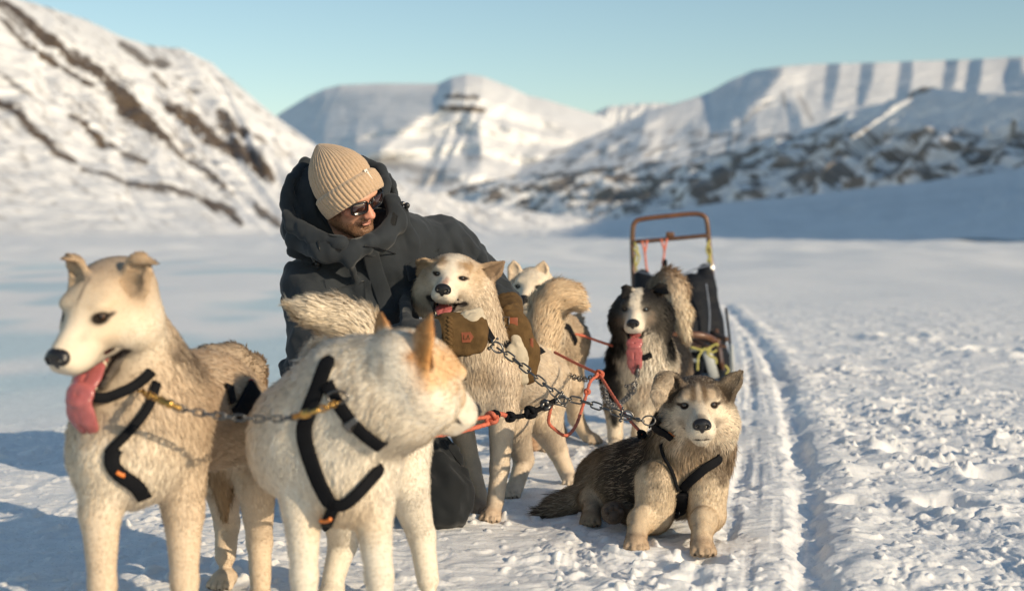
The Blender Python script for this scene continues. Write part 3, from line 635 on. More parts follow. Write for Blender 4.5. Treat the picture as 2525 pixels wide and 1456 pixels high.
M_BRASS = mat('brass', (.55, .33, .10), rough=.3, metal=1, noise=(40, .2))
M_RED = mat('red_cord', (.56, .14, .08), rough=.65, noise=(120, .25), weave=240, bump=(300, .5, .001))
M_ORANGE = mat('orange_print', (.75, .20, .03), rough=.5, noise=(60, .1))
M_WHITEP = mat('white_print', (.7, .68, .62), rough=.5, noise=(60, .1))
def headframe(uv, d, fwd, up, s):
    F = frame((0, 0, 0), fwd, up, s); o = P(uv[0], uv[1], d) - F[1] @ (np.array([0, .066, .022]) * s); return (o, F[1], s)
def head(S, F, c, jaw=0, lips=True, flm=.65, muzw=1.0, eyeo=1.0, skw=1.0, mouthw=1.0):
    """c: colours crown, face, muzzle, cheek, throat"""
    S.ell((0, -.022, .014), (.074 * skw, .082, .062), .03, F, col=c['crown'], fl=.015 * flm, flow=(0, -1, .15))
    S.ell((0, .030, .024), (.046, .044, .032), .03, F, col=c['face'], fl=.008 * flm, flow=(0, -1, .5))
    for sx in (-1, 1):
        S.ell((sx * .047, -.004, -.034), (.040, .060, .046), .03, F, col=c['cheek'], fl=.024 * flm, flow=(sx * .55, -.8, -.35))
        S.ell((sx * .026, .050, -.010), (.028, .040, .026), .025, F, col=c['face'], fl=.007 * flm, flow=(sx * .3, -1, 0))
        S.ell((sx * .032, .052, .036), (.017, .017, .010), .014, F, col=c['face'], fl=.007 * flm, flow=(sx * .3, -.6, .5))   # brow
        S.ell((sx * .0155 * muzw, .112, -.034), (.0205 * muzw, .038, .021), .012, F, col=c['muzzle'], fl=.004, flow=(sx * .3, -1, -.2))  # upper lips
        S.ell((sx * .034, .072, .018), (.0135, .016, .0080 * eyeo), .005, F, col=(.022, .015, .012), fl=0, cut=True)
    S.cone((0, .055, .006), (0, .140, -.016), .030 * muzw, .0195 * muzw, .022, F, col=c['muzzle'], fl=.005, flow=(0, -1, .1))
    S.cone((0, .045, -.028), (0, .118, -.036), .034 * muzw, .022 * muzw, .02, F, col=c['muzzle'], fl=.006, flow=(0, -1, -.1))
    ca, sa = math.cos(jaw), math.sin(jaw); pv = np.array([0, .018, -.048])
    def J(p): q = np.array(p, float) - pv; return pv + np.array([q[0], q[1] * ca + q[2] * sa, -q[1] * sa + q[2] * ca])
    S.cone(J((0, .02, -.062)), J((0, .118, -.0555)), .028 * muzw, .0165 * muzw, .012 if jaw else .016, F, col=c['throat'], fl=.008, flow=(0, -1, -.3))
    S.ell((0, -.010, -.070), (.046, .055, .036), .03, F, col=c['throat'], fl=.024 * flm, flow=(0, -.7, -.7))
    if jaw:
        h = jaw * .5; R = np.array([[1, 0, 0], [0, math.cos(h), math.sin(h)], [0, -math.sin(h), math.cos(h)]])
        S.ell(pv + R @ np.array([0, .074, .003]), (.050 * mouthw, .066, .0085 + .018 * jaw), .005, F, R=R, col=(.035, .012, .012), fl=0, cut=True)
        for sx in (-1, 1):           # black lips of the open mouth
            lp = [(sx * .047 * mouthw, .034, -.052), J((sx * .034, .074, -.046)), J((sx * .021, .108, -.046)), J((0, .126, -.049))]
            for a_, b_ in zip(lp[:-1], lp[1:]): S.cone(a_, b_, .0058, .0052, .004, F, col=(.014, .011, .011), fl=0)
            up_ = [(sx * .047 * mouthw, .034, -.050), (sx * .033, .085, -.050), (sx * .020 * muzw, .128, -.052)]
            for a_, b_ in zip(up_[:-1], up_[1:]): S.cone(a_, b_, .0048, .0036, .004, F, col=(.016, .012, .012), fl=0)
        if lips:
            for sx in (-1, 1):
                S.paint(pv + R @ np.array([sx * .041 * mouthw, .026, .002]), (.016, .034, .0105), (.015, .012, .012), .25, F, fl=0, R=R, n=.1)
                for k in range(7):
                    y = .035 + .012 * k; xx = sx * (.031 - .0013 * k)
                    S.paint(np.array([xx, y + .018, -.050 - .0005 * k]), (.008, .010, .0050), (.020, .015, .014), .3, F, fl=.001)
                    q = J((xx * .92, y + .012, -.044)); S.paint(q, (.008, .010, .0058), (.020, .015, .014), .3, F, fl=.001)
    else:
        for sx in (-1, 1):
            for k in range(9):
                t = k / 8; S.paint((sx * (.004 + .034 * t), .150 - .085 * t ** 1.3, -.0525 + .004 * t + .010 * t ** 4), (.0065, .013, .0030), (.020, .015, .013), .35, F, fl=.001, n=.1)
    for sx in (-1, 1):
        S.paint((sx * .034, .066, .018), (.0175, .018, .0105 * eyeo), (.018, .013, .010), .22, F, fl=0, n=.05)
        S.paint((sx * .046, .060, .019), (.012, .016, .0045), (.025, .017, .012), .4, F, fl=.002, n=.1)
    return J
def nose(S_parent, F, z=0, label=None):
    N = SDF(); N.ell((0, .1485, -.0125), (.0225, .0145, .0150), .004, F); N.ell((0, .150, -.0235), (.0085, .011, .012), .006, F)
    for sx in (-1, 1):
        N.ell((sx * .0125, .153, -.0165), (.0105, .0125, .0095), .004, F)
        N.ell((sx * .0115, .1655, -.0155), (.0046, .0085, .0052), .003, F, cut=True)
        N.cone((sx * .014, .166, -.018), (sx * .022, .158, -.018), .0024, .0016, .002, F, cut=True)
    N.cone((0, .168, -.006), (0, .163, -.036), .0012, .0012, .002, F, cut=True)
    V, Q, n = N.mesh(.0017); return mkmesh('nose', V, Q, M_NOSE, S_parent)
def eyes(parent, F, iris=(.06, .028, .010), r=.0118, look=(0, 1, 0), lids=.0, which=(-1, 1), skin=(.02, .015, .012), irisr=.0072, pup=.0036):
    for sx in which:
        ir = iris if not isinstance(iris, dict) else iris[sx]
        th = np.linspace(0, math.pi, 25); ph = np.arange(32) / 32 * 2 * math.pi
        g = nrm(np.array(look, float) + np.array([sx * .22, 0, 0])); a = nrm(np.cross(g, (0, 0, 1))); b = np.cross(a, g)
        V = np.array([r * (math.cos(t) * g + math.sin(t) * (math.cos(p) * a + math.sin(p) * b)) for t in th for p in ph])
        ang = np.repeat(th, 32) * r; col = np.where(ang[:, None] < pup, np.array([[.002, .002, .002]]), np.where(ang[:, None] < irisr, np.array([ir]), np.array([[.006, .004, .003]])))
        V = V + np.array([sx * .0335, .0560, .0182]); Q = [(i * 32 + k, (i + 1) * 32 + k, (i + 1) * 32 + (k + 1) % 32, i * 32 + (k + 1) % 32) for i in range(24) for k in range(32)]
        W = np.array([fp(F, v) for v in V]); o = mkmesh('eye', W, np.array(Q), M_EYE, parent, col=col)
def tongue(parent, F, pts, ws, th=.006):
    T = SDF(); n = len(pts)
    for i in range(n - 1):
        a = np.array(pts[i], float); b = np.array(pts[i + 1], float); ax = nrm(b - a); fd = np.cross(ax, (1, 0, 0))
        T.cone(a, b, ws[i], ws[i + 1], .014, F, flat=th / ws[i], fd=fd)
        for s in (1, -1): T.cone(a + fd * s * (th + .0012), b + fd * s * (th + .0012), .0024, .0024, .006, F, cut=True)
    V, Q, N = T.mesh(.0022); return mkmesh('tongue', V, Q, M_TONGUE, parent)
def teeth(parent, F, items):
    for p, d, L, r in items:
        a = fp(F, p); b = fp(F, np.array(p) + nrm(d) * L); mb = MB(); mb.tube([a, a * .5 + b * .5, b], [r, r * .75, r * .15], 8); mb.build('tooth', M_TOOTH, parent)
def ear(S, pts, ws, fd, col, inner, fl=.010, flat=.30, cup=.9, k=.012, flin=.004):
    "pts world points base..tip; fd the way the opening looks"
    fd = np.asarray(fd, float); n = len(pts)
    for i in range(n - 1): S.cone(pts[i], pts[i + 1], ws[i], ws[i + 1], k, flat=flat, fd=fd, col=col, fl=fl, flow=np.array(pts[i + 1]) - np.array(pts[i]))
    if cup:
        for i in range(n - 1):
            ax = nrm(np.array(pts[i + 1]) - pts[i]); f = nrm(fd - ax * (fd @ ax)); o = f * ws[i] * flat * 1.02; o2 = f * ws[i + 1] * flat * 1.02
            a = np.array(pts[i]) + o; b = np.array(pts[i + 1]) * .94 + np.array(pts[i]) * .06 + o2
            S.cone(a, b, ws[i] * .80 * cup, ws[i + 1] * .55 * cup, .004, flat=flat * 1.15, fd=fd, col=inner, fl=flin, cut=True)
def paw(S, g, fwd, s, col, up=(0, 0, 1), k=.01, fl=.006):
    F = frame(g, fwd, up, s)
    S.ell((0, .006, .024), (.029, .040, .022), .02, F, col=col, fl=fl, flow=(0, 1, -.3))
    for x, y in ((-.0225, .036), (-.0082, .047), (.0082, .047), (.0225, .036)):
        S.cone((x * .9, y - .018, .022), (x, y, .0135), .0110, .0112, .005, F, col=col, fl=fl * .6, flow=(0, 1, -.2))
        S.paint((x, y + .0125, .008), (.0045, .007, .0045), (.03, .022, .018), .3, F, fl=0, n=0)
    for x in (-.0152, 0, .0152): S.paint((x, .046, .014), (.0016, .016, .012), tuple(np.array(col) * .42), .5, F, n=0)  # shade in the gaps between toes, painted as darker lines
    return F
def limb(S, pts, rs, cols, fls, k=.025, flow=(0, .1, -1)):
    for i in range(len(pts) - 1):
        S.cone(pts[i], pts[i + 1], rs[i], rs[i + 1], k if i == 0 else k * .6, col=cols[i], fl=fls[i], flow=flow)
def march(S, u, v, d0, d1, n=160):
    "first point of the surface on the line of sight"
    ds = np.linspace(d0, d1, n); p = np.array([P(u, v, d) for d in ds]); f = S.ev(p); i = np.nonzero(f < 0)[0]
    if len(i) == 0: j = int(np.argmin(f)); return p[j]
    j = i[0]
    if j == 0: return p[0]
    t = f[j - 1] / (f[j - 1] - f[j]); return p[j - 1] * (1 - t) + p[j] * t
def strap(S, pts, w, off, name, m, parent, th=.0016, n=40, wrange=None, up=None, relax=6, sink=.13):
    "webbing laid on the coat along world points that sit on the surface"
    c = spline(pts, n)
    for _ in range(3):
        f, g = S.grad(c); g = nrm(g); c = c - g * (f - off)[:, None]
    for _ in range(relax): c[1:-1] = (c[:-2] + 2 * c[1:-1] + c[2:]) / 4
    e_ = np.minimum(np.arange(len(c)), np.arange(len(c))[::-1]) / len(c); f, g = S.grad(c, .01)
    if sink: c = c - nrm(g) * ((1 - sstep(0, sink, e_)) * (off + .016))[:, None]
    f, g = S.grad(c, .02); g = nrm(g)
    for _ in range(4): g[1:-1] = nrm(g[:-2] + g[1:-1] + g[2:])
    t = nrm(np.gradient(c, axis=0)); s = nrm(np.cross(t, g)); mb = MB(); ww = np.full(len(c), w / 2) * (.35 + .65 * sstep(0, .09, e_ if sink else e_ + 1))
    a = np.stack([c - s * ww[:, None] - g * th, c - s * ww[:, None] + g * th * .6, c - s * ww[:, None] * .8 + g * th * 1.2, c + s * ww[:, None] * .8 + g * th * 1.2, c + s * ww[:, None] + g * th * .6, c + s * ww[:, None] - g * th], 1)
    k = len(c); Q = []
    for i in range(k - 1):
        for j in range(6): Q.append((i * 6 + j, (i + 1) * 6 + j, (i + 1) * 6 + (j + 1) % 6, i * 6 + (j + 1) % 6))
    mb.add(a.reshape(-1, 3), Q); mb.add(a[0], [(0, 1, 2, 5), (2, 3, 4, 5)]); mb.add(a[-1], [(5, 4, 3, 2), (5, 2, 1, 0)])
    return mb.build(name, m, parent), c, g, s
def ring_pts(S, c, axis, R=.22, n=40, fr=(0, 1)):
    c = np.asarray(c, float); ax = nrm(axis); a = nrm(np.cross(ax, (0, 1, .01))); b = np.cross(ax, a); out = []
    for t in np.linspace(fr[0], fr[1], n):
        d = a * math.cos(t * 2 * math.pi) + b * math.sin(t * 2 * math.pi); ts = np.linspace(.02, R, 70); p = c + d * ts[:, None]; f = S.ev(p)
        i = np.nonzero(f > 0)[0]; out.append(p[i[0]] if len(i) else p[-1])
    return out
def finish_dog(S, root, h, fine, hf, count, seed, width=.0012, **kw):
    V, Q, N = S.mesh(h, fine, hf); C, FL, FW = S.attrs(V)
    C = C * (1 + (.06 if count <= 100000 else .12) * fbm3(V * 22, 3, seed + 50) + (.02 if count <= 100000 else .08) * fbm3(V * 90, 2, seed + 51))[:, None]
    skin = C * np.where(FL > .003, .92, 1)[:, None]
    mkmesh('body', V, Q, M_SKIN, root, col=skin, normals=N)
    fur('fur', V, Q, N, C, FL, FW, count, M_FUR, root, width, seed, **kw)
# ------------------------------------------------------------------ the pale dog held by the man
def dog_center():
    t0 = time.time()
    root = empty('dog', G(1250, 1260), 'cream sled dog held by the kneeling man, mouth open, squinting at the camera', 'dog', 'sled dogs of the team')
    cream = (.80, .68, .53); tan = (.50, .35, .21); wht = (.86, .77, .64); leg = (.76, .64, .50)
    S = SDF(); F = headframe((1110, 677), 4.30, (-.12, -.98, -.04), (.17, .0, .985), 1.06)
    head(S, F, dict(crown=(.80, .68, .54), face=(.78, .64, .49), muzzle=wht, cheek=cream, throat=wht), jaw=.48, eyeo=.72, skw=1.13, mouthw=1.15)
    # neck, chest, trunk
    S.cone(P(1122, 730, 4.42), P(1160, 830, 4.47), .085, .105, .05, col=cream, fl=.026, flow=(.15, -.3, -1))
    S.ell(P(1068, 730, 4.42), (.055, .06, .07), .05, col=cream, fl=.022, flow=(-.4, 0, -1)); S.ell(P(1180, 735, 4.42), (.05, .06, .075), .05, col=cream, fl=.022, flow=(.4, 0, -1))
    S.cone(P(1160, 830, 4.47), P(1185, 930, 4.50), .110, .118, .06, col=cream, fl=.028, flow=(.05, -.2, -1))
    S.cone(P(1210, 900, 4.56), P(1290, 935, 4.88), .118, .112, .06, col=cream, fl=.022, flow=(.6, .6, -.4))
    S.cone(P(1290, 935, 4.88), P(1325, 930, 5.02), .112, .095, .06, col=cream, fl=.022, flow=(.3, .4, -1))
    S.ell(P(1180, 960, 4.50), (.10, .10, .09), .05, col=wht, fl=.03, flow=(0, -.2, -1))
    # front legs
    limb(S, [P(1235, 930, 4.44), P(1240, 1010, 4.44), P(1232, 1150, 4.42), P(1222, 1235, 4.40)], [.070, .046, .0285, .026], [leg, leg, leg], [.018, .008, .006])
    paw(S, P(1212, 1262, 4.39) * [1, 1, 0], (-.12, -1, 0), 1.02, (.62, .48, .35))
    limb(S, [P(1135, 960, 4.52), P(1132, 1035, 4.55), P(1163, 1150, 4.55), P(1184, 1228, 4.52)], [.068, .043, .0275, .025], [leg, leg, leg], [.018, .008, .006])
    paw(S, P(1180, 1245, 4.50) * [1, 1, 0], (-.25, -1, 0), 1.0, (.50, .38, .28))
    # hind legs
    limb(S, [P(1338, 940, 5.02), P(1338, 1030, 4.95), P(1374, 1108, 5.06), P(1400, 1170, 5.03)], [.098, .066, .034, .027], [cream, leg, leg], [.022, .012, .006])
    paw(S, P(1408, 1185, 5.00) * [1, 1, 0], (-.05, -1, 0), 1.0, leg)
    limb(S, [P(1278, 950, 4.92), P(1262, 1048, 4.76), P(1292, 1132, 4.86), P(1272, 1196, 4.81)], [.090, .060, .032, .027], [cream, leg, leg], [.022, .012, .006])
    paw(S, P(1264, 1212, 4.79) * [1, 1, 0], (-.15, -1, 0), 1.0, leg)
    # tail curled up and over to the right
    tl = [P(1338, 865, 5.12), P(1340, 805, 5.16), P(1350, 760, 5.17), P(1372, 734, 5.15), P(1400, 732, 5.13), P(1424, 752, 5.10)]
    for i, (r0, r1) in enumerate(((.050, .054), (.054, .058), (.058, .054), (.054, .042), (.042, .020))):
        S.cone(tl[i], tl[i + 1], r0, r1, .03, col=(.76, .61, .43), fl=.046, flow=(tl[i + 1] - tl[i]) + np.array([.02, -.01, .02]))
    # ears
    ear(S, [P(1188, 680, 4.40), P(1214, 667, 4.39), P(1244, 645, 4.37)], [.043, .028, .006], (.15, -1, -.35), (.36, .25, .16), (.42, .31, .23), fl=.009, flat=.28)
    ear(S, [P(1062, 652, 4.38), P(1046, 652, 4.40), P(1034, 672, 4.41)], [.028, .024, .010], (-.3, -.5, -1), (.33, .23, .14), (.3, .2, .15), fl=.012, cup=0)
    # markings
    S.paint((.030, .030, .052), (.026, .030, .022), (.42, .28, .15), .5, F, n=.5); S.paint((-.034, .030, .050), (.030, .032, .022), (.44, .29, .16), .5, F, n=.5)
    S.paint((0, -.03, .068), (.045, .05, .03), (.52, .38, .24), .5, F, n=.5, amt=.6)
    for sx in (-1, 1): S.paint((sx * .068, .0, .02), (.022, .06, .05), (.50, .36, .22), .5, F, n=.5, amt=.7)
    S.paint(P(1090, 905, 4.40), (.06, .10, .06), (.55, .42, .28), .5, n=.5, amt=.6); S.paint(P(1185, 925, 4.35), (.05, .09, .035), (.50, .37, .24), .6, n=.6, amt=.6)
    S.paint((0, .06, .030), (.018, .08, .035), wht, .4, F, n=.4); S.paint((0, .01, .07), (.03, .04, .03), wht, .5, F, n=.5)
    for k in range(26):      # brown ticking round the eyes and cheeks
        h_ = (k * .618) % 1; g_ = (k * .377) % 1; S.paint(((-1) ** k * (.030 + .045 * h_), .06 - .07 * h_, .05 - .09 * g_), (.010, .02, .007), (.50, .36, .23), .7, F, n=.9, ns=70, amt=.55)
    S.paint((0, .128, .0), (.009, .03, .02), (.55, .36, .29), .5, F)
    fo = F[0]; finish_dog(S, root, .0072, (fo - .16, fo + .16), .0031, 200000, 7, width=.0008)
    nose(root, F); eyes(root, F, look=(0, 1, .0), r=.0100)
    tongue(root, F, [(0, .045, -.064), (0, .085, -.077), (0, .112, -.088)], [.019, .018, .014], .005)
    it = []
    for sx in (-1, 1):
        it.append(((sx * .0175, .122, -.050), (sx * .1, .05, -1), .009, .0035)); it.append(((sx * .0145, .112, -.096), (sx * .2, .1, 1), .012, .0030))
        for k in range(3): it.append(((sx * (.022 + .002 * k), .100 - .014 * k, -.090 + .006 * k), (0, 0, 1), .006, .0028))
    teeth(root, F, it)
    print('dog C', time.time() - t0); return S, root, F
S_C, R_C, F_C = dog_center()
# ------------------------------------------------------------------ the grey and tan dog lying in front
def dog_lying():
    t0 = time.time()
    root = empty('dog', G(1660, 1290), 'grey and tan sled dog lying on the snow with one ear folded', 'dog', 'sled dogs of the team')
    dark = (.058, .048, .040); tan = (.46, .365, .26); pale = (.80, .68, .53); leg = (.72, .59, .43); blk = (.028, .024, .021)
    S = SDF(); F = headframe((1724, 995), 3.98, (-.06, -1, -.07), (-.03, 0, 1), 1.13)
    head(S, F, dict(crown=dark, face=(.22, .17, .125), muzzle=(.84, .74, .60), cheek=(.84, .73, .58), throat=(.84, .73, .58)), flm=.7, skw=1.04, muzw=1.0)
    S.cone(P(1726, 1040, 4.12), P(1705, 1120, 4.16), .088, .110, .05, col=(.42, .30, .19), fl=.036, flow=(0, -.3, -1))
    S.ell(P(1682, 1050, 4.10), (.045, .06, .06), .05, col=pale, fl=.03, flow=(-.4, 0, -1)); S.ell(P(1768, 1050, 4.10), (.045, .06, .06), .05, col=pale, fl=.03, flow=(.4, 0, -1))
    S.cone(P(1700, 1115, 4.17), P(1690, 1190, 4.18), .105, .085, .06, col=tan, fl=.036, flow=(0, -.3, -1))
    S.cone(P(1650, 1170, 4.24), P(1570, 1185, 4.42), .118, .108, .06, col=dark, fl=.032, flow=(-.9, .5, -.2))
    S.cone(P(1570, 1180, 4.42), P(1515, 1180, 4.58), .108, .098, .06, col=(.20, .15, .10), fl=.03, flow=(-.9, .3, -.4))
    S.ell(P(1500, 1200, 4.58), (.10, .11, .09), .06, col=(.22, .16, .11), fl=.03, flow=(-.8, 0, -.6))
    # forelegs stretched out towards the camera
    S.cone(P(1622, 1188, 4.10), P(1614, 1262, 4.10), .066, .054, .02, col=(.74, .61, .45), fl=.011, flow=(0, -.2, -1))
    S.cone(P(1612, 1272, 4.13), P(1582, 1283, 4.06), .052, .036, .02, col=leg, fl=.010, flow=(-.3, -1, -.3)); S.cone(P(1582, 1283, 4.06), P(1572, 1308, 4.00), .036, .028, .02, col=leg, fl=.008, flow=(0, -1, -.5))
    paw(S, P(1568, 1305, 3.97) * [1, 1, 0] + [0, 0, .002], (-.05, -1, 0), 1.08, (.56, .42, .29))
    S.cone(P(1742, 1188, 4.09), P(1742, 1262, 4.08), .064, .052, .02, col=(.74, .61, .45), fl=.011, flow=(0, -.2, -1))
    S.cone(P(1742, 1268, 4.08), P(1735, 1285, 4.00), .050, .036, .02, col=leg, fl=.010, flow=(0, -1, -.3)); S.cone(P(1735, 1285, 4.0), P(1731, 1315, 3.94), .036, .028, .02, col=leg, fl=.008, flow=(0, -1, -.5))
    paw(S, P(1730, 1318, 3.92) * [1, 1, 0] + [0, 0, .002], (.0, -1, 0), 1.10, (.56, .42, .29))
    # hind leg folded on the snow, foot towards the camera; second foot with its pads showing
    S.cone(P(1535, 1150, 4.52), P(1462, 1228, 4.45), .062, .042, .03, col=(.52, .40, .27), fl=.018, flow=(-.6, -.2, -.8))
    S.cone(P(1462, 1232, 4.45), P(1512, 1235, 4.40), .036, .030, .02, col=(.42, .33, .24), fl=.012, flow=(.7, -.3, -.2)); S.cone(P(1462, 1238, 4.43), P(1458, 1262, 4.36), .032, .027, .015, col=(.44, .33, .22), fl=.008, flow=(-.1, -1, -.4))
    paw(S, P(1457, 1250, 4.33) * [1, 1, 0], (-.1, -1, 0), 1.0, (.42, .31, .21))
    S.cone(P(1600, 1230, 4.32), P(1545, 1262, 4.28), .045, .034, .02, col=(.22, .16, .11), fl=.014, flow=(-.8, -.2, -.4))
    p2 = P(1512, 1263, 4.22); S.ell(p2, (.036, .030, .034), .015, col=(.28, .20, .14), fl=.008, flow=(-.6, 0, .3))
    for dx, dz, r in ((0, -.004, .014), (-.021, .012, .009), (-.008, .022, .009), (.009, .022, .009), (.022, .010, .009)):
        S.ell(p2 + [dx, -.028, dz], (r, .008, r), .004, col=(.05, .04, .038), fl=0)
    # tail on the snow
    tl = [P(1470, 1215, 4.52), P(1425, 1235, 4.52), P(1385, 1250, 4.50), P(1345, 1262, 4.47)]
    for i, (a, b, c, f) in enumerate(((.040, .042, (.30, .22, .15), .04), (.042, .036, (.26, .19, .13), .05), (.036, .014, (.09, .07, .055), .055))):
        S.cone(tl[i], tl[i + 1], a, b, .03, col=c, fl=f, flow=(-1, -.1, -.1))
    # ears: left one folded over, right one standing out
    ear(S, [P(1668, 972, 4.04), P(1652, 946, 4.02), P(1634, 938, 4.00)], [.040, .036, .024], (-.25, -1, 0), (.09, .07, .055), (.16, .11, .08), fl=.010, flat=.26)  # inside of the folded ear painted dark as shading
    S.cone(P(1637, 938, 3.995), P(1624, 975, 3.985), .030, .023, .008, flat=.17, fd=(-.2, -1, 0), col=(.60, .48, .35), fl=.009, flow=(-.1, 0, -1)); S.cone(P(1624, 975, 3.985), P(1617, 1008, 3.99), .023, .007, .008, flat=.17, fd=(-.2, -1, 0), col=(.60, .48, .35), fl=.009, flow=(-.1, 0, -1))
    ear(S, [P(1783, 968, 4.05), P(1806, 942, 4.035), P(1833, 909, 4.02)], [.040, .023, .004], (-.15, -1, -.15), (.10, .08, .06), (.55, .43, .31), fl=.009, flat=.27)
    # mask: pale eyebrows, blaze, dark streaks
    for sx in (-1, 1):
        S.paint((sx * .030, .062, .046), (.016, .028, .011), (.60, .47, .33), .4, F, n=.35); S.paint((sx * .052, .045, .008), (.032, .05, .030), pale, .35, F, n=.3)
        S.paint((sx * .014, .060, .040), (.008, .030, .026), (.22, .15, .09), .5, F, n=.4); S.paint((sx * .020, .078, .006), (.018, .03, .018), (.72, .60, .46), .5, F, n=.3)
        S.paint((sx * .072, .02, .028), (.022, .04, .022), (.13, .095, .065), .5, F, n=.5); S.paint((sx * .056, .012, -.062), (.05, .06, .040), pale, .3, F, n=.3)
        S.paint((sx * .034, .066, .018), (.0155, .018, .0095), (.018, .013, .010), .22, F, fl=0, n=.05)
        S.paint((sx * .047, .058, .020), (.014, .016, .0045), (.03, .02, .015), .4, F, fl=.002, n=.1)
    S.paint((0, .06, .048), (.0065, .05, .03), (.62, .50, .37), .5, F, n=.3); S.paint((0, .07, -.004), (.016, .05, .02), (.66, .53, .40), .5, F)
    S.paint((0, -.02, .070), (.06, .05, .022), (.17, .12, .08), .5, F, n=.9, amt=.7); S.paint((0, .135, -.006), (.012, .02, .012), (.10, .075, .06), .5, F)
    # body patches, with the shade between the forelegs painted in
    S.paint(P(1682, 1235, 4.10), (.022, .06, .06), (.20, .15, .10), .5)  # dark cleft between the forelegs: its shade is put into the colour
    S.paint(P(1625, 1110, 4.12), (.055, .10, .10), (.20, .15, .10), .4, n=.6, amt=.8); S.paint(P(1590, 1120, 4.25), (.07, .12, .09), blk, .4, n=.6, amt=.9)
    S.paint(P(1720, 1105, 4.02), (.055, .05, .022), (.20, .14, .09), .5, n=.8, amt=.8); S.paint(P(1780, 1150, 4.06), (.045, .08, .05), (.17, .125, .085), .4, n=.7, amt=.9)
    S.paint(P(1640, 1100, 4.10), (.03, .06, .07), (.42, .32, .21), .5, n=.6, amt=.7); S.paint(P(1690, 1150, 4.02), (.05, .05, .06), (.56, .42, .28), .5, n=.5)
    S.paint(P(1535, 1160, 4.43), (.036, .08, .10), (.70, .58, .43), .5, n=.5, amt=1.0, R=np.array([[.8, 0, .6], [0, 1, 0], [-.6, 0, .8]])); S.paint(P(1480, 1160, 4.5), (.045, .10, .07), (.34, .26, .18), .5, n=.6, amt=.8); S.paint(P(1462, 1225, 4.42), (.05, .10, .035), (.60, .48, .35), .5, n=.4, amt=.9)
    S.paint(P(1545, 1100, 4.55), (.10, .14, .022), blk, .5, n=.6, amt=.9); S.paint(P(1640, 1235, 4.2), (.03, .1, .08), (.14, .10, .07), .5, n=.5, amt=.7)
    fo = F[0]; finish_dog(S, root, .0068, (fo - .17, fo + .17), .0032, 170000, 17, width=.00085, cj=.20, tipl=1.15, griz=.34)
    nose(root, F); eyes(root, F, look=(0, 1, .03), r=.0104, iris=(.05, .022, .008))
    print('dog F', time.time() - t0); return S, root, F
S_F, R_F, F_F = dog_lying()
